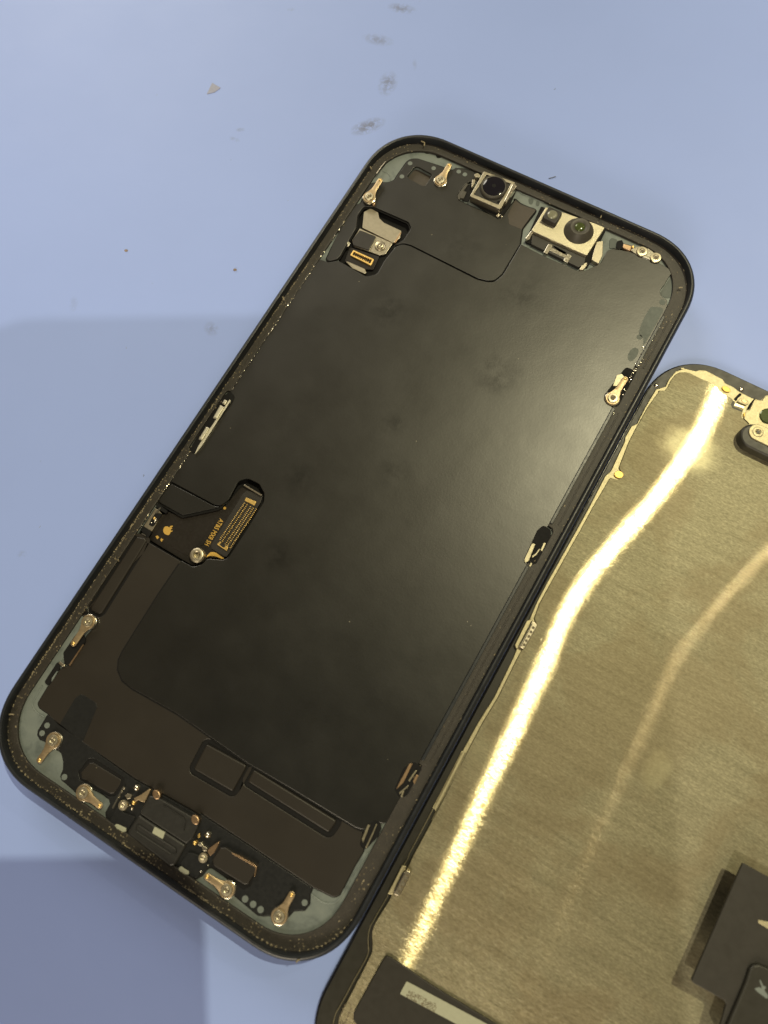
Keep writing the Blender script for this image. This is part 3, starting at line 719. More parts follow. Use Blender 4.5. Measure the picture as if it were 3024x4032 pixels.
# --- dot projector / infrared camera module
pb = slab('sensor_module', rnd(P('c2', [(632, 338), (742, 372), (930, 438), (1000, 466), (886, 642), (540, 487)], 6.6), [.2, .05, .05, .3, .3, .3]), 4.1, 6.6, M['spark'], H, bev=0.14)
slab('module_shade', big(rnd(P('c2', [(600, 340), (1010, 475), (890, 720), (500, 560)], 5.4), .3), 0.0), 5.2, 5.585, M['void'], H)  # black slab around the module, put in as its shade
slab('module_skirt', rnd(P('c2', [(545, 500), (880, 650), (870, 700), (835, 715), (540, 570)], 5.9), .2), 4.2, 5.9, M['plastic'], pb, bev=0.08)
ec = P1('c2', 672, 388, 7.9)
slab('emitter_housing', rnd([(ec[0] - 1.55, ec[1] - 1.5), (ec[0] + 1.55, ec[1] - 1.5), (ec[0] + 1.55, ec[1] + 1.5), (ec[0] - 1.55, ec[1] + 1.5)], .45), 6.3, 7.9, M['plastic'], pb, bev=0.25, seg=3)
eh = lathe('emitter_lens', ec, [(1.02, 7.7), (1.02, 7.95), (0.95, 8.02), (0.6, 8.10), (.1, 8.14)], M['clear'], pb, 28, 60)
ic = P1('c2', 840, 474, 7.4)
lathe('infrared_barrel', ic, [(3.0, 6.5), (2.9, 6.75), (2.1, 7.9), (1.85, 8.15), (1.6, 8.18), (1.05, 7.95), (.9, 7.8)], M['rubber'], pb, 40)
lathe('infrared_lens', ic, [(1.06, 7.8), (0.98, 8.0), (0.7, 8.12), (0.15, 8.17)], M['greenlens'], pb, 28, 60)
ct = bar('connector_tab', 'c2', [(618, 622), (648, 568), (672, 575), (668, 592), (760, 640), (770, 630), (792, 645), (768, 684), (742, 675), (748, 655), (655, 610), (640, 632)], 4.6, 5.95, M['bright'], 0.06, 0.04, pb)
bar('pin_row', 'c2', [(672, 585), (685, 580), (760, 622), (748, 645)], 4.6, 5.9, M['brass'], 0.05, 0.05, pb)
bar('side_bracket', 'c2', [(948, 555), (988, 548), (985, 640), (960, 692), (915, 668), (930, 610)], 4.6, 6.2, M['silver'], 0.2, 0.1, pb)
bar('side_bracket', 'c2', [(838, 728), (862, 692), (890, 684), (884, 706), (862, 732)], 4.6, 5.9, M['silver'], 0.1, 0.06, pb)
bar('side_bracket', 'c2', [(505, 535), (540, 487), (552, 495), (530, 540), (512, 545)], 4.6, 6.2, M['bright'], 0.08, 0.05, pb)

# --- two-screw bracket in the upper right corner
tb = bar('corner_bracket', 'e3', [(345, 772), (395, 725), (470, 700), (640, 740), (712, 792), (842, 880), (800, 962), (690, 935), (600, 895), (450, 842)], 5.1, 5.72, M['bright'], 0.3, 0.08)
for x, y, r in ((535, 780, 1.10), (758, 882, 1.12)):
    s_, star = screw(P1('e3', x, y, 6.05), 5.7, r, M['screw'], tb, 0.36, 5)
    slab('screw_recess', star, 5.8, 6.045, M['dustdark'], s_)
bar('brown_cap', 'e3', [(208, 722), (232, 648), (382, 690), (350, 778)], 5.2, 5.95, M['copper'], 0.3, 0.25)
bar('gold_foot', 'e3', [(375, 690), (400, 688), (405, 712), (385, 730), (370, 715)], 5.2, 5.9, M['brass'], 0.1, 0.08)
slab('slot_shade', rnd(P('e3', [(115, 640), (195, 622), (225, 690), (205, 770), (105, 755)], 5.2), .2), 5.0, 5.62, M['void'], H)  # shade beside the bracket, drawn as a black slab
slab('adhesive_patch', rnd(P('e3', [(40, 570), (125, 600), (105, 740), (0, 735), (0, 600)], 5.2), .2), 5.05, 5.25, M['patch'], H)

# --- connector bracket, upper left
br = bar('connector_bracket', 'c1', [(262, 864), (275, 735), (330, 704), (392, 738), (402, 785), (440, 822), (582, 888), (570, 948), (514, 988)], 4.4, 4.95, M['silver'], 0.2, 0.08)
bar('bracket_step', 'c1', [(178, 965), (242, 868), (512, 990), (452, 1078), (402, 1088), (322, 1058), (190, 1014)], 4.4, 4.78, M['silver'], 0.25, 0.08, br)
bar('foam_pad', 'c1', [(186, 955), (242, 882), (376, 934), (315, 1046), (185, 1004)], 4.7, 5.1, M['plastic'], 0.3, 0.1, br)
bar('copper_edge', 'c1', [(520, 985), (572, 900), (582, 905), (536, 985)], 4.5, 4.98, M['copper'], 0.05, 0.05, br)
bc = P1('c1', 408, 1008, 5.1)
lathe('screw_boss', bc, [(1.12, 4.6), (1.12, 4.9), (1.0, 5.0), (0.85, 4.95), (0.7, 4.95), (0.62, 5.25), (0.5, 5.3), (0.35, 5.28), (0.3, 5.0), (0.1, 4.9)], M['silver'], br, 28)
pcb = bar('connector_board', 'c1', [(118, 1140), (160, 1022), (250, 1050), (402, 1098), (352, 1205), (290, 1202)], 4.3, 4.65, M['flex'], 0.2, 0.06)
co = P('c1', [(163, 1088), (190, 1044), (358, 1120), (332, 1172)], 5.0)
slab('gold_connector', rnd(co, 0.15), 4.6, 5.0, M['brass'], pcb, holes=[rnd(off(ccw(co), 0.32), 0.1)], bev=0.06)
pins = []
ca, cb_, cc_, cd_ = [Vector(p) for p in ccw(co)]
edge = sorted([(ca, cb_), (cb_, cc_), (cc_, cd_), (cd_, ca)], key=lambda e: -(e[0] - e[1]).length)[:2]
for a, b in edge:
    u = (b - a).normalized(); n = Vector((-u.y, u.x))
    for k in range(9):
        p = a + u * ((b - a).length * (0.17 + 0.66 * k / 8)) + n * 0.34
        pins.append(slab_geo([tuple(p - u * .07 - n * .16), tuple(p + u * .07 - n * .16), tuple(p + u * .07 + n * .16), tuple(p - u * .07 + n * .16)], [], 4.65, 5.03, .03))
multi('pin_row', pins, M['brass'], pcb)
bar('bracket_bar', 'c1', [(130, 1142), (145, 1138), (285, 1200), (296, 1232), (282, 1240), (180, 1195)], 4.4, 4.8, M['silver'], 0.1, 0.08)
bar('bracket_peg', 'c1', [(135, 985), (150, 972), (165, 985), (150, 1015), (136, 1018)], 4.4, 5.2, M['bright'], 0.1, 0.1)
lathe('bracket_peg', P1('e1', 300, 1332, 5.9), [(.36, 5.2), (.36, 5.8), (.25, 5.95), (.08, 6.0)], M['copper'], H, 16)

# --- flex board with the long connector
fb = bar('flex_board', 'c3', [(300, 800), (385, 742), (520, 796), (700, 757), (900, 708), (1060, 520), (1120, 520), (1262, 590), (1240, 665), (930, 1168), (880, 1180), (745, 1172), (705, 1225), (620, 1252), (500, 1185), (195, 1000), (210, 960)], 4.05, 4.62, M['flex'], 0.25, 0.06)
bar('flex_layer', 'c3', [(400, 1060), (470, 860), (520, 806), (700, 765), (890, 720), (720, 1050), (600, 1100), (560, 1160), (440, 1090)], 4.6, 4.68, M['flex'], 0.3, 0.02, fb)
cbase = bar('connector_base', 'c3', [(1075, 588), (1120, 545), (1268, 592), (1245, 662), (930, 1168), (905, 1165), (782, 1085), (780, 1060)], 4.6, 4.86, M['plastic'], 0.2, 0.08, fb)
body = P('c3', [(1112, 612), (1206, 652), (930, 1112), (836, 1052)], 5.1)
cn = slab('long_connector', rnd(body, 0.12), 4.7, 5.08, M['plastic'], fb, holes=[rnd(off(ccw(body), 0.5), 0.1)], bev=0.05)
for pts in ([(1112, 612), (1206, 652), (1186, 690), (1158, 672), (1120, 655), (1096, 640)], [(868, 1022), (838, 1052), (930, 1112), (945, 1075), (920, 1060), (905, 1085), (860, 1055), (880, 1035)]):
    bar('connector_end', 'c3', pts, 4.8, 5.16, M['brass'], 0.05, 0.05, cn)
for a, b in (((1092, 668), (866, 1004)), ((1118, 682), (888, 1022)), ((1152, 700), (918, 1048)), ((1176, 712), (938, 1062)), ((1206, 722), (964, 1082))):
    pa, pb2 = Vector(P1('c3', *a, 5.12)), Vector(P1('c3', *b, 5.12)); u = (pb2 - pa).normalized(); n = Vector((-u.y, u.x)); its = []
    for k in range(24):
        p = pa + (pb2 - pa) * (k / 23)
        its.append(slab_geo([tuple(p - u * .075 - n * .11), tuple(p + u * .075 - n * .11), tuple(p + u * .075 + n * .11), tuple(p - u * .075 + n * .11)], [], 4.75, 5.12, .03))
    multi('pin_row', its, M['brass'], cn)
bs_ = P1('c3', 650, 1148, 6.0)
lathe('screw_boss', bs_, [(1.36, 4.6), (1.36, 5.2), (1.40, 5.25), (1.40, 5.75), (1.30, 5.85), (1.22, 6.0), (1.05, 6.08), (0.72, 6.06), (0.55, 5.9), (0.5, 5.2), (.2, 5.2)], M['screw'], fb, 36)
bar('connector_strip', 'c3', [(1085, 500), (1098, 492), (1262, 588), (1252, 600)], 4.7, 5.35, M['bright'], 0.05, 0.04, fb)
# gold printing on the flex
ZT = 4.70
pr = [slab_geo(circ(P1('c3', 912, 713, ZT), 0.27, 16), [], ZT - .03, ZT + .012, 0)]
pr.append(slab_geo(rnd(P('c3', [(266, 975), (285, 968), (300, 985), (282, 1004)], ZT), .06), [], 4.6, ZT + .012, 0))
pr.append(slab_geo(P('c3', [(310, 1010), (318, 1002), (315, 996), (325, 993), (327, 1001), (338, 1002), (336, 1012), (329, 1014), (328, 1024), (318, 1025), (317, 1017)], ZT), [], 4.6, ZT + .012, 0))
pr.append(slab_geo(smooth(P('c3', [(742, 1168), (770, 1132), (800, 1122), (835, 1132), (870, 1158), (905, 1182), (880, 1184), (835, 1166), (795, 1158), (765, 1160)], ZT), 3), [], 4.6, ZT + .012, 0))
multi('gold_mark', pr, M['goldprint'], fb)
em = [slab_geo(smooth(P('g6', [(1492, 716), (1512, 730), (1532, 727), (1556, 738), (1568, 752), (1550, 762), (1546, 778), (1556, 790), (1576, 782 - 4), (1566, 800), (1540, 812), (1530, 838), (1512, 856), (1490, 858), (1474, 852), (1452, 842), (1432, 822), (1422, 790), (1428, 750), (1450, 722), (1474, 716)], ZT), 3), [], 4.6, ZT + .015, 0),
      slab_geo(smooth(P('g6', [(1528, 730), (1532, 716), (1550, 706), (1578, 706), (1572, 722), (1552, 734)], ZT), 3), [], 4.6, ZT + .015, 0)]
multi('gold_emblem', em, M['goldprint'], fb)
tc = bpy.data.curves.new('txt', 'FONT'); tc.body = 'AT&S MX8 SH'; tc.size = 1.0; tc.align_x = 'LEFT'; tc.resolution_u = 2; tc.offset = 0.012
to = bpy.data.objects.new('txt', tc); COL.objects.link(to)
bpy.context.view_layer.update()
tm = bpy.data.meshes.new_from_object(to.evaluated_get(bpy.context.evaluated_depsgraph_get()))
tv = [tuple(v.co) for v in tm.vertices]; tf = [tuple(p.vertices) for p in tm.polygons]
bpy.data.objects.remove(to); 
wx = max(v[0] for v in tv); hy = max(v[1] for v in tv)
pa, pb2 = Vector(P1('c3', 868, 808, ZT)), Vector(P1('c3', 724, 1050, ZT))
u = (pb2 - pa).normalized(); n = Vector((-u.y, u.x)); k1 = (pb2 - pa).length / wx; k2 = 0.92 / hy
obj('gold_lettering', [tuple(pa + u * (x * k1) + n * (y * k2)) + (ZT + 0.02,) for x, y, z in tv], tf, M['goldprint'], fb)
# side switch at the left edge of the flex
sw = bar('side_switch', 'g6', [(1098, 716), (1290, 420), (1330, 440), (1400, 510), (1232, 800)], 4.1, 5.35, M['silver'], 0.1, 0.06)
bar('switch_cavity', 'g6', [(1182, 690), (1225, 600), (1290, 500), (1392, 500), (1398, 530), (1262, 716), (1235, 718)], 5.2, 5.40, M['void'], 0.15, 0.03, sw)
for x, y, r in ((1275, 578, .30), (1300, 605, .25), (1285, 632, .22), (1232, 655, .16)):
    lathe('solder_blob', P1('g6', x, y, 5.5), [(r, 5.3), (r * .9, 5.45), (r * .5, 5.58), (.03, 5.6)], M['bright'] if r < .26 else M['brass'], sw, 12, 70)
bar('switch_arm', 'g6', [(1290, 490), (1370, 400), (1385, 410), (1320, 500), (1300, 510)], 5.2, 5.5, M['rubber'], 0.05, 0.03, sw)
slab('slot_shade', [(max(x, -33.9), y) for x, y in rnd(P('g6', [(1050, 760), (1095, 712), (1235, 800), (1190, 880), (1140, 900)], 5.4), .2)], 5.0, 5.42, M['void'], H)  # black slab in place of the shade below the switch
bar('switch_foot', 'g6', [(1062, 818), (1130, 855), (1138, 880), (1070, 840)], 5.3, 5.6, M['rubber'], 0.05, 0.04)
slab('slot_shade', rnd(P('g6', [(1300, 345), (1345, 350), (1500, 470), (1460, 500), (1330, 430)], 5.5), .2), 5.0, 5.47, M['void'], H)  # black slab painting shade above the switch

# --- bottom: speakers, charging port and contacts
sp1 = slab('speaker_box', q('c5', [(662, 500), (730, 422), (765, 420), (992, 558), (982, 600), (932, 672), (898, 676), (668, 548)], 0.35, 5.2), 4.1, 5.26, M['film2'], H, bev=0.18, seg=3)
sp2 = slab('speaker_box', q('c6', [(488, 800), (552, 700), (600, 700), (842, 850), (846, 890), (782, 1000), (750, 1006), (500, 852)], 0.35, 5.9), 5.0, 5.85, M['film2'], H, bev=0.2, seg=3)
slab('slot_shade', big(q('c6', [(470, 850), (556, 700), (850, 870), (800, 1010), (745, 1040)], 0.3, 5.33), 0.1), 5.2, 5.335, M['void'], H)  # black surround painting the shade next to the speaker box
bar('copper_edge', 'c6', [(640, 738), (700, 762), (835, 840), (852, 862), (838, 938), (830, 936), (842, 868), (826, 850), (690, 774), (650, 750)], 5.2, 5.95, M['copper'], 0.04, 0.04, sp2)
port = slab('charging_port', q('c5', [(1138, 838), (1216, 690), (1290, 702), (1600, 878), (1628, 920), (1572, 1040), (1520, 1088)], 0.4, 6.1), 5.1, 6.10, M['port'], H, bev=0.25, seg=3)
trough = slab('port_shell', q('c5', [(1036, 988), (1134, 842), (1522, 1092), (1424, 1268), (1384, 1278), (1042, 1012)], 0.45, 5.95), 5.0, 5.92, M['port'], port, bev=0.45, seg=4)
V, F = tube_geo([(*p, 5.92) for p in rnd(P('c5', [(1108, 945), (1130, 930), (1440, 1130), (1432, 1165), (1400, 1168), (1112, 982)], 5.92), .4)] , 0.16, 6)
obj('port_ridge', V, F, M['port'], port, 60)
V, F = tube_geo([(*p, 6.10) for p in P('c5', [(1330, 765), (1390, 800), (1500, 870), (1515, 900), (1500, 970)], 6.10)], 0.13, 6)
obj('port_ridge', V, F, M['port'], port, 60)
bar('port_label', 'c5', [(1262, 945), (1348, 990), (1328, 1045), (1242, 995)], 5.8, 6.13, M['label'], 0.08, 0.02, port)
for x, y in ((1275, 682), (1592, 888)):
    slab('copper_pad', circ(P1('c5', x, y, 6.25), .85, 20, .62, -.4), 5.4, 6.25, M['copper'], port, bev=0.15)
for pts in ([(932, 930), (955, 922), (1030, 955), (1030, 985), (1000, 990), (950, 960)], [(1455, 1285), (1475, 1268), (1545, 1310), (1540, 1335), (1510, 1335), (1462, 1305)]):
    bar('pale_pad', 'c5', pts, 5.2, 5.75, M['label'], 0.25, 0.1)
# contact clusters on both sides of the port
def cluster(c, ball, nib, nibs, plates, scr):
    lathe('solder_ball', P1(c, *ball, 5.8), [(.55, 5.25), (.56, 5.5), (.42, 5.8), (.2, 5.95), (.03, 5.98)], M['bright'], H, 18, 70)
    lathe('gold_nib', P1(c, *nib, 6.0), [(.38, 5.3), (.38, 5.8), (.28, 6.0), (.05, 6.08)], M['brass'], H, 16, 60)
    for pts, z, m in plates: bar('contact_plate', c, pts, 5.2, z, M[m], 0.08, 0.06)
    for x, y, r in scr:
        s_, star = screw(P1(c, x, y, 5.8), 5.45, r, M['screw'], H, 0.34, 4)
    for x, y, r in nibs:
        lathe('solder_blob', P1(c, x, y, 5.6), [(r, 5.25), (r * .9, 5.45), (r * .4, 5.62), (.02, 5.65)], M['bright'], H, 12, 70)
cluster('c5', (1110, 627), (1088, 750), [(1010, 632, .25), (992, 660, .22), (968, 700, .28), (1075, 800, .3), (1060, 770, .2)],
        [([(1092, 712), (1140, 690), (1222, 632), (1228, 645), (1180, 742), (1150, 738), (1130, 725), (1105, 740)], 6.0, 'gold'), ([(1018, 690), (1040, 672), (1075, 685), (1068, 712), (1040, 720)], 5.9, 'silver'),
         ([(912, 790), (1005, 612), (1014, 616), (922, 800)], 5.7, 'rubber')], [(1002, 770, .85)])
cluster('c6', (450, 598), (345, 663), [(402, 800, .35), (430, 770, .3), (395, 895, .3), (455, 845, .2), (420, 820, .22)],
        [([(372, 662), (400, 655), (412, 680), (450, 705), (440, 730), (415, 728), (400, 690), (372, 680)], 5.95, 'silver'), ([(448, 728), (470, 700), (540, 652), (545, 662), (505, 740), (470, 770)], 5.9, 'copper'),
         ([(368, 598), (385, 580), (388, 615), (374, 622)], 5.6, 'brass')], [(412, 785, .8)])
bar('contact_block', 'c5', [(885, 905), (955, 780), (1010, 830), (1105, 865), (1035, 985), (1020, 995)], 5.1, 5.6, M['board'], 0.2, 0.08)
bar('contact_block', 'c6', [(225, 830), (290, 740), (330, 745), (450, 800), (440, 850), (360, 950), (310, 930)], 5.1, 5.6, M['board'], 0.2, 0.08)

# --- glue crumbs, dust and scraped adhesive on the ledge
def blob_geo(x, y, z, rx, ry, rz, a, rnd_):
    V = []; n = 6
    cs, sn = math.cos(a), math.sin(a)
    for lv, (s, h) in enumerate(((1.0, 0.0), (0.75, 0.7), (0.0, 1.0))):
        for k in range(n if s else 1):
            t = 2 * math.pi * k / n; j = s * (0.7 + 0.6 * rnd_.random())
            px, py = rx * j * math.cos(t), ry * j * math.sin(t)
            V.append((x + px * cs - py * sn, y + px * sn + py * cs, z - 0.03 + rz * h))
    F = []
    for k in range(n):
        j = (k + 1) % n
        F.append((k, j, n + j, n + k)); F.append((n + k, n + j, 2 * n))
    return V, F
def along(d, s):
    """point and direction on the ledge ring: s in 0..1"""
    L = ring(d, 24); n = len(L)
    acc = [0]
    for i in range(n): acc.append(acc[-1] + math.dist(L[i], L[(i + 1) % n]))
    t = s * acc[-1]
    for i in range(n):
        if acc[i + 1] >= t:
            f = (t - acc[i]) / max(acc[i + 1] - acc[i], 1e-6); a, b = L[i], L[(i + 1) % n]
            return (a[0] + (b[0] - a[0]) * f, a[1] + (b[1] - a[1]) * f), math.atan2(b[1] - a[1], b[0] - a[0])
R5 = random.Random(11)
CACHE = {}
def ringpts(d):
    d = round(d, 1)
    if d not in CACHE:
        L = ring(d, 24); out = []
        for i in range(len(L)):
            a, b = L[i], L[(i + 1) % len(L)]; n = max(1, int(math.dist(a, b) / 0.5))
            for k in range(n): out.append((a[0] + (b[0] - a[0]) * k / n, a[1] + (b[1] - a[1]) * k / n, math.atan2(b[1] - a[1], b[0] - a[0])))
        CACHE[d] = out
    return CACHE[d]
light, darkc = [], []
def dens(x, y):                              # where the photo shows most scrapings
    v = 0.35
    if y < -66: v = 1.0
    if x < -30 and y < 10: v = max(v, 0.75)
    if x > 30 and (44 < y < 58 or y < -52): v = 0.9
    if x > 30 and -40 < y < 30: v = 0.12
    return v
for i in range(5200):
    d = 1.25 + 1.6 * R5.random() ** 1.4
    p = R5.choice(ringpts(d))
    if R5.random() > dens(p[0], p[1]) * (0.5 + 0.5 * math.sin(p[0] * .9) * math.sin(p[1] * .7 + 1)): continue
    if p[0] > 30.5: d2 = R5.random() * 1.0; p = (p[0] - d2, p[1], p[2])
    r = 0.035 + 0.10 * R5.random() ** 3
    g = blob_geo(p[0] + R5.uniform(-.1, .1), p[1] + R5.uniform(-.1, .1), 5.66, r * (1 + 1.5 * R5.random()), r, r * .9, p[2] + R5.uniform(-.7, .7), R5)
    (light if R5.random() < 0.33 else darkc).append(g)
# continuous pale scraped line along the foot of the rim, left side and bottom
for p in ringpts(1.2):
    x, y, a = p
    k = 0.8 if (y < -62 or (x < -30 and y < -12)) else (0.35 if x < -30 else 0.08)
    for _ in range(5):
        if R5.random() < k * (0.55 + 0.45 * math.sin(x * .5 + y * .23)):
            r = 0.05 + 0.07 * R5.random()
            light.append(blob_geo(x + R5.uniform(-.16, .16), y + R5.uniform(-.16, .16), 5.66, r * (1.2 + R5.random()), r * .8, r, a + R5.uniform(-.5, .5), R5))
multi('glue_dust', light, M['dust'], H, 'stuff')
multi('glue_crumbs', darkc, M['dustdark'], H, 'stuff')
# wet-looking glint beads along the inner left edge of the ledge
beads = []
yy = 48.0
while yy > -26:
    yy -= 0.25 + 0.5 * R5.random()
    if R5.random() < 0.55 and not (-9 < yy < 5):
        r = 0.06 + 0.11 * R5.random() ** 2
        beads.append(blob_geo(-33.15 + R5.uniform(-.1, .08), yy, 5.64, r, r * 1.9, r * 1.1, 0, R5))
for _ in range(70):
    beads.append(blob_geo(R5.gauss(32.45, .25), R5.uniform(44, 57) if R5.random() < .8 else R5.uniform(20, 44), 5.64, .10 * R5.random() + .04, .16 * R5.random() + .05, .1, R5.random(), R5))
multi('glue_beads', beads, M['bright'], H, 'stuff')
# scraped glue threads
for c, pts in (('e1', [(1030, 270), (1080, 320), (1130, 350), (1120, 400)]), ('e1', [(1425, 285), (1440, 330), (1455, 390)]), ('g5', [(610, 860), (625, 930), (660, 1010)]), ('e2', [(1485, 1150), (1510, 1210), (1555, 1255)]),
               ('e1', [(235, 720), (250, 750), (262, 775)]), ('e8', [(485, 1200), (505, 1170), (540, 1150)]), ('c2', [(960, 345), (985, 375), (970, 410)]), ('e5', [(150, 885), (190, 880), (235, 885)]), ('e3', [(1130, 1385), (1160, 1380), (1190, 1385)])):
    zz = 6.2 if c != 'e8' else 7.25
    V, F = tube_geo([(*p, zz + .06 * i) for i, p in enumerate(P(c, pts, zz))], 0.13, 5)
    obj('glue_thread', V, F, M['dust'], H, 60)
V, F = tube_geo([(*p, 5.22) for p in P('e1', [(345, 850), (420, 740), (495, 650)], 5.9)], 0.13, 5)
obj('glue_thread', [(x, y, z + .75) for x, y, z in V], F, M['silver'], H, 60)

# ------------------------------------------------------------------ display, lying face down
DX0, DX1, DY0, DY1 = 36.30, 106.4, -86.2, 56.6
D = thing('display_assembly', 'detached phone display lying face down, brushed steel back with bright streaks', 'phone display', ((DX0 + DX1) / 2, (DY0 + DY1) / 2, 0))
slab('glass_panel', squircle(DX0, DY0, DX1, DY1, 12.0, 2.2, 18), 0.02, 0.85, M['glass'], D, bev=0.25, seg=3)
slab('black_border', squircle(DX0 + .35, DY0 + .35, DX1 - .35, DY1 - .35, 11.6, 2.2, 18), 0.8, 1.25, M['bezel'], D, bev=0.08)
ZP = 1.85
fl = P('g3', [(455, 1659), (470, 1580), (500, 1480), (660, 1200), (800, 930), (900, 760), (1005, 570), (1035, 470), (1026, 300), (1032, 180), (1062, 60)], 1.6) \
   + P('d1', [(425, 1510), (490, 1400), (500, 1368), (640, 1112), (668, 1070), (690, 1010), (1078, 275), (1108, 205), (1170, 95)], 1.6) \
   + P('d8', [(330, 1725), (530, 1340), (600, 1192), (700, 1010), (820, 820), (960, 530), (984, 470), (974, 446), (1062, 288), (1130, 130)], 1.6) \
   + P('c7', [(460, 2028), (700, 1600), (770, 1472), (890, 1240), (930, 1206), (1030, 992), (1034, 960), (1080, 880), (1120, 862), (1180, 742), (1258, 612), (1328, 592), (1352, 540), (1400, 482), (1470, 460)], 1.6) \
   + P('g4', [(190, 222), (300, 206), (380, 226), (480, 250), (540, 231), (640, 236), (730, 280), (840, 340), (920, 380), (970, 450), (1100, 510), (1200, 590), (1400, 690), (1540, 726), (1585, 690), (1612, 652), (1659, 640)], 1.6)
lastx, lasty = fl[-1]
fl += [(lastx + 6, lasty + .3), (96, lasty + .2), (101, lasty - 3), (102.8, lasty - 8), (103.2, -76), (100, -82), (94, -84), (50, -84), (43, -83), (40.6, -81)]
slab('steel_flange', rnd(fl, 0.25, 3), 1.2, 1.58, M['flange'], D, bev=0.14)
pn = P('g3', [(540, 1659), (560, 1540), (720, 1230), (860, 960), (950, 790), (1050, 580), (1098, 480), (1104, 340), (1095, 190), (1115, 90), (1150, 0)], ZP) \
   + P('d1', [(505, 1440), (560, 1330), (690, 1110), (720, 1040), (1105, 330), (1135, 240), (1200, 110)], ZP) \
   + P('d8', [(305, 1843), (560, 1350), (640, 1190), (740, 1000), (850, 820), (985, 545), (1015, 490), (1130, 290), (1110, 250), (1150, 140)], ZP) \
   + P('c7', [(490, 2028), (730, 1600), (800, 1470), (905, 1290), (925, 1255), (985, 1270), (1015, 1240), (990, 1180), (1060, 1000), (1100, 920), (1200, 740), (1280, 630)], ZP) \
   + P('e4', [(590, 985), (690, 985), (740, 930), (800, 810), (870, 720), (940, 688), (1040, 684), (1110, 700), (1280, 790), (1390, 832), (1560, 920)], ZP) \
   + P('g4', [(852, 520), (868, 575), (960, 632), (1070, 700), (1100, 742), (1150, 800), (1262, 870), (1232, 950), (1232, 1010), (1330, 1098), (1345, 1140), (1290, 1262), (1250, 1340)], ZP)
lx, ly = pn[-1]
pn += [(lx + 3, ly - 1.5), (98, ly - 1.5), (101.5, ly - 4), (102.3, -76), (99.5, -81.3), (93.5, -83.2), (50, -83.2), (43.5, -82.2), (41.6, -80.5)]
panel = slab('steel_panel', rnd(pn, 0.3, 3), 1.5, ZP, M['steel'], D, bev=0.10)
uv = panel.data.uv_layers.new(name='UVMap')
for lp in panel.data.loops:
    c_ = panel.data.vertices[lp.vertex_index].co
    uv.data[lp.index].uv = (c_.x * 10, c_.y * 10)
# clips on the left edge
def clip(c, ear, outer, groove, dots, n):
    e = slab('edge_clip', rnd(P(c, ear, 2.0), 0.2), 1.3, 2.0, M['flange'], D, bev=0.1)
    slab('clip_loop', rnd(P(c, outer, 2.55), 0.3), 1.7, 2.45, M['silver'], e, bev=0.15, seg=3)
    slab('clip_lip', rnd(P(c, groove, 2.75), 0.12), 2.2, 2.68, M['bright'], e, bev=0.15, seg=3)
    for x, y in dots:
        lathe('dimple', P1(c, x, y, 2.5), [(.26, 2.3), (.26, 2.462), (.1, 2.464)], M['dustdark'], e, 12)
clip('g1', [(700, 770), (960, 245), (1080, 195), (1090, 240), (800, 830), (740, 850)], [(1078, 232), (1150, 268), (1195, 330), (1188, 372), (908, 868), (802, 815)],
     [(1060, 290), (1100, 300), (850, 800), (808, 800), (800, 780)], [(1105, 395), (1055, 488), (1008, 585), (955, 680), (908, 765)], 5)
clip('g2', [(690, 940), (790, 760), (1010, 320), (1110, 330), (1080, 440), (830, 900), (820, 960)], [(1050, 440), (1120, 412), (1200, 470), (1190, 540), (985, 945), (930, 990), (825, 950)],
     [(830, 890), (1030, 470), (1090, 440), (1100, 460), (880, 905), (850, 930)], [(1132, 540), (1080, 655), (1010, 785), (955, 895)], 4)
# amber epoxy spots
for c, x, y, rx, ry, a in (('c7', 990, 1232, .85, .72, .3), ('g4', 980, 545, .85, .55, -.1), ('g4', 1320, 970, .68, .68, 0)):
    slab('epoxy_spot', circ(P1(c, x, y, ZP + .05), rx, 20, ry, a), 1.5, ZP + 0.05, M['amber'], D, bev=0.06)
for c, x, y in (('e4', 560, 893), ('g4', 1233, 540)):
    lathe('rivet', P1(c, x, y, 1.5), [(.40, 1.2), (.40, 1.4), (.3, 1.52), (.05, 1.55)], M['bright'], D, 18, 50)
# hinge tab and earpiece bracket at the upper right
def dbar(name, c, pts, z0, z1, m, r=.1, bev=.05, parent=None): return slab(name, rnd(P(c, pts, z1), r), z0, z1, M[m], parent or D, bev=bev)
dbar('hinge_slot', 'g4', [(1095, 712), (1190, 615), (1232, 620), (1215, 660), (1170, 690), (1140, 750)], 1.5, 1.62, 'void', .1, 0)
dbar('hinge_slot', 'g4', [(1300, 900), (1350, 800), (1440, 695), (1455, 710), (1410, 770), (1350, 880)], 1.5, 1.62, 'void', .1, 0)
dbar('hinge_slot', 'g4', [(1050, 800), (1080, 745), (1120, 745), (1095, 830), (1250, 900), (1240, 920), (1080, 860)], 1.7, 1.88, 'bezel', .1, 0)
dbar('hinge_plate', 'g4', [(1155, 748), (1205, 695), (1330, 735), (1345, 780), (1305, 810)], 1.5, 2.0, 'flange', .15, .1)
dbar('hinge_plate', 'g4', [(1100, 815), (1120, 770), (1280, 830), (1265, 870)], 1.5, 1.92, 'silver', .1, .05)
dbar('hinge_solder', 'g4', [(1215, 720), (1260, 705), (1320, 745), (1305, 785), (1255, 770)], 1.9, 2.08, 'copper', .15, .06)
dbar('bracket_sheet', 'g4', [(1440, 720), (1560, 735), (1620, 660), (1760, 720), (1800, 900), (1700, 1200), (1420, 1150), (1330, 1230), (1345, 1100), (1270, 1030), (1290, 920), (1360, 890)], 1.5, 1.98, 'flange', .2, .08)
lathe('green_window', P1('g4', 1665, 985, 2.2), [(1.55, 1.9), (1.55, 2.15), (1.4, 2.25), (.3, 2.25)], M['greenlens'], D, 32)
ex = P('c8', [(1442, 770), (1450, 725), (1500, 682), (1545, 640)], 3.6)
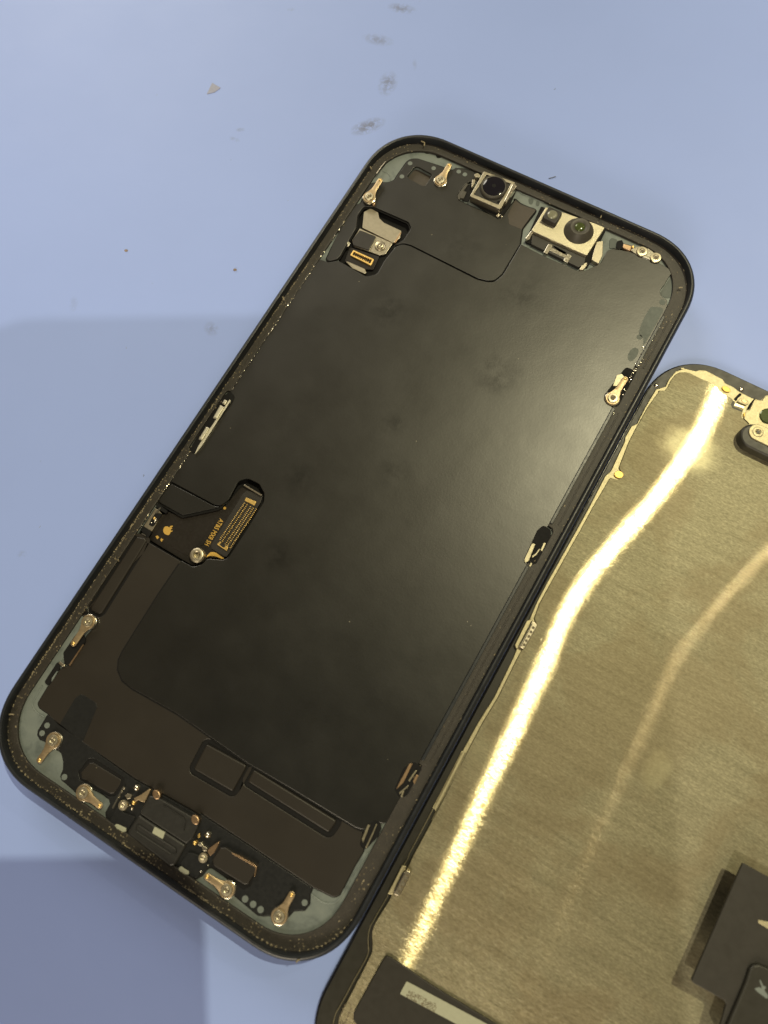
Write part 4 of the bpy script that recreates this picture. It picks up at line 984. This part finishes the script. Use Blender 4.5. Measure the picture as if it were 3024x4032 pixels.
e0 = Vector(P1('c8', 1568, 690, 4.2))
def capsule(c, hx, r, n=10):
    p = [(c[0] + r * math.cos(t), c[1] + r * math.sin(t)) for t in [math.pi / 2 + math.pi * k / n for k in range(n + 1)]]
    return p + [(c[0] + hx, c[1] - r), (c[0] + hx + r, c[1] - r * .5), (c[0] + hx + r, c[1] + r * .5), (c[0] + hx, c[1] + r)]
eb = slab('earpiece_box', capsule((e0.x - .2, e0.y - .9), 21, 2.5), 1.8, 3.9, M['bezel'], D, bev=0.4, seg=3)
slab('earpiece_cover', capsule((e0.x, e0.y), 20, 1.6), 3.7, 4.2, M['flange'], eb, bev=0.12)
s_, star = screw((e0.x, e0.y), 4.15, 1.0, M['flange'], eb, 0.22, 5)
slab('screw_recess', star, 4.2, 4.355, M['plastic'], s_)
# black tape with its pale label along the bottom
tp = P('g3', [(860, 1690), (792, 1585), (802, 1470), (1040, 1035), (1268, 625), (1330, 540)], 2.2) + P('d2', [(520, 712), (740, 862), (1150, 1112)], 2.2)
tpx, tpy = tp[-1]
tp += [(tpx + 20, tpy - 1), (tpx + 20, -82), (47, -82), (45.2, -80)]
tape = slab('black_tape', rnd(tp, 0.35), 1.8, 2.25, M['tape'], D, bev=0.15, seg=3)
lb = P('d2', [(605, 850), (565, 925), (575, 945)], 2.3); l0, l1 = Vector(lb[0]), Vector(lb[1])
l2 = Vector(P1('d2', 1000, 1060, 2.3)); u = (l2 - l0).normalized()
slab('tape_label', rnd([tuple(l0), tuple(l1), tuple(l1 + u * 27), tuple(l0 + u * 27)], .15), 2.2, 2.32, M['label'], tape, bev=0.02)
dots = []
pd = P('d2', [(615, 897), (598, 945), (770, 1038), (790, 990)], 2.33)
A, B, Cq, Dq = [Vector(p) for p in pd]
R6 = random.Random(5)
for i in range(36):
    for j in range(10):
        if R6.random() < 0.5:
            s, t = (i + .5) / 36, (j + .5) / 10
            p = A * (1 - s) * (1 - t) + B * (1 - s) * t + Cq * s * t + Dq * s * (1 - t)
            h = .06
            dots.append(slab_geo([(p.x - h, p.y - h), (p.x + h, p.y - h), (p.x + h, p.y + h), (p.x - h, p.y + h)], [], 2.3, 2.326, 0))
multi('label_print', dots, M['dustdark'], tape, 'stuff')
pf = []
for x, y in ((655, 1358), (625, 1415), (605, 1470), (580, 1528), (757, 1415), (725, 1480), (705, 1530), (680, 1588), (575, 1640), (620, 1650), (655, 1640)):
    pf.append(slab_geo(circ(P1('g3', x, y, ZP + .01), .17, 8), [], ZP - .1, ZP + .015, 0))
pf.append(slab_geo(rnd(P('g3', [(695, 1308), (712, 1300), (768, 1350), (752, 1364)], ZP + .01), .1), [], ZP - .1, ZP + .015, 0))
multi('perforations', pf, M['dustdark'], D, 'stuff')
# lifted flex board at the lower right
ZB = 7.0
fbp = P('g8', [(610, 292), (0, 1690), (12, 1722), (385, 1930), (412, 1975), (345, 2212), (300, 2330)], ZB)
fx, fy = fbp[-1]; tx, ty = P1('g8', 907, 458, ZB)
ux = Vector((tx - fbp[0][0], ty - fbp[0][1])).normalized()
ftop = Vector(fbp[0]) + ux * 26
fbp += [(fx + 4, fy - 3), (ftop.x, fy - 3), tuple(ftop)]
cut = P('g8', [(907, 680), (785, 970), (790, 1010), (907, 1090)], ZB)
flex = slab('flex_cable', rnd(fbp, .4), ZB - .5, ZB, M['tape'], D, bev=0.12)
cv = Vector(cut[0]); cw = Vector(cut[3])
slab('cable_plate', rnd([cut[1], cut[2], tuple(cw + ux * 12), tuple(cv + ux * 12)], .3), ZB - .1, ZB + .06, M['flange'], flex, bev=0.03)
bl = P('g8', [(690, 1560), (735, 1512), (800, 1500), (907, 1545), (1100, 1640), (1100, 2330), (380, 2330), (640, 1720)], ZB + .8)
slab('cable_block', rnd(bl, .4), ZB - .1, ZB + .8, M['bezel'], flex, bev=0.3, seg=3)
slab('pale_mark', rnd(P('g8', [(805, 1690), (818, 1688), (850, 1760), (880, 1765), (880, 1790), (860, 1805), (907, 1870), (907, 1910), (880, 1905), (780, 1830), (745, 1790), (800, 1775), (835, 1790)], ZB + .82), .08), ZB + .7, ZB + .825, M['dot'], flex)
# the cable comes up from the panel beyond the right edge
V, F = [], []
pth = [(ftop.x - 1, ZB - .25), (ftop.x + 3, ZB - .5), (ftop.x + 6, 4.5), (ftop.x + 8, 2.2), (ftop.x + 12, 2.0)]
for x, z in pth: V += [(min(x, 102), fy + 4, z), (min(x, 102), fy + 18, z), (min(x, 102), fy + 18, z - .3), (min(x, 102), fy + 4, z - .3)]
for i in range(len(pth) - 1):
    for k in range(4): F.append((i * 4 + k, i * 4 + (k + 1) % 4, i * 4 + 4 + (k + 1) % 4, i * 4 + 4 + k))
obj('cable_tail', V, F, M['tape'], flex)

# ------------------------------------------------------------------ loose bits on the mat
fk = P('d4', [(172, 415), (215, 440), (185, 462), (145, 472)], 0.15)
tag(slab('paper_flake', rnd(fk, .1), 0.0, 0.12, M['flake'], bev=0.03), 'pale pinkish triangular flake lying on the upper left of the blue mat', 'flake')
def crumb(x, y, r, label, m='crumb', a=0.4):
    p = P1('f', x, y, 0.1)
    g = blob_geo(p[0], p[1], 0.03, r * 1.5, r, r * 1.1, a, R5)
    tag(obj('crumb', g[0], g[1], M[m], None, 60), label, 'crumb', 'crumbs scattered on the mat')
crumb(272, 541, .28, 'tiny brown crumb on the mat, the leftmost of the two')
crumb(507, 583, .32, 'tiny brown crumb on the mat close to the long edge of the housing')
V, F = tube_geo([(*p, .1) for p in P('e2', [(1080, 838), (1140, 825), (1198, 806)], .1)], .09, 5)
tag(obj('fibre', V, F, M['fibre'], None, 60), 'short dark fibre on the mat beyond the housing\'s top edge', 'fibre')

# ------------------------------------------------------------------ unseen slab added behind the camera to block lamps and shade the mat
CP = bpy.data.objects.new('light_blocker', None); COL.objects.link(CP)
CP.matrix_world = cam.matrix_world @ Matrix.Translation(Vector((0, 0, 8 * U)))
tag(CP, 'unseen dark slab added above the mat to block lamp light', 'light blocker')
V, F = slab_geo(squircle(-104.5, -92, 19.8, 34.7, 12, 2.2, 12), [], 0.0, 8.0, 0.6)
F.append(tuple(range(len(ccw(squircle(-104.5, -92, 19.8, 34.7, 12, 2.2, 12)))))[::-1])
me = bpy.data.meshes.new('body'); me.from_pydata([(x * U, y * U, z * U) for x, y, z in V], [], F); me.materials.append(M['blockslab'])
bo = bpy.data.objects.new('body', me); COL.objects.link(bo); bo.parent = CP
V, F = lathe_geo((0, 0), [(6.5, 0.0), (6.5, -1.2), (6.0, -1.5), (4.0, -1.5), (3.6, -1.2), (.2, -1.2)], 32)
me = bpy.data.meshes.new('lens_ring'); me.from_pydata([(x * U, y * U, z * U) for x, y, z in V], [], F); me.materials.append(M['lens'])
lo = bpy.data.objects.new('lens_ring', me); COL.objects.link(lo); lo.parent = CP
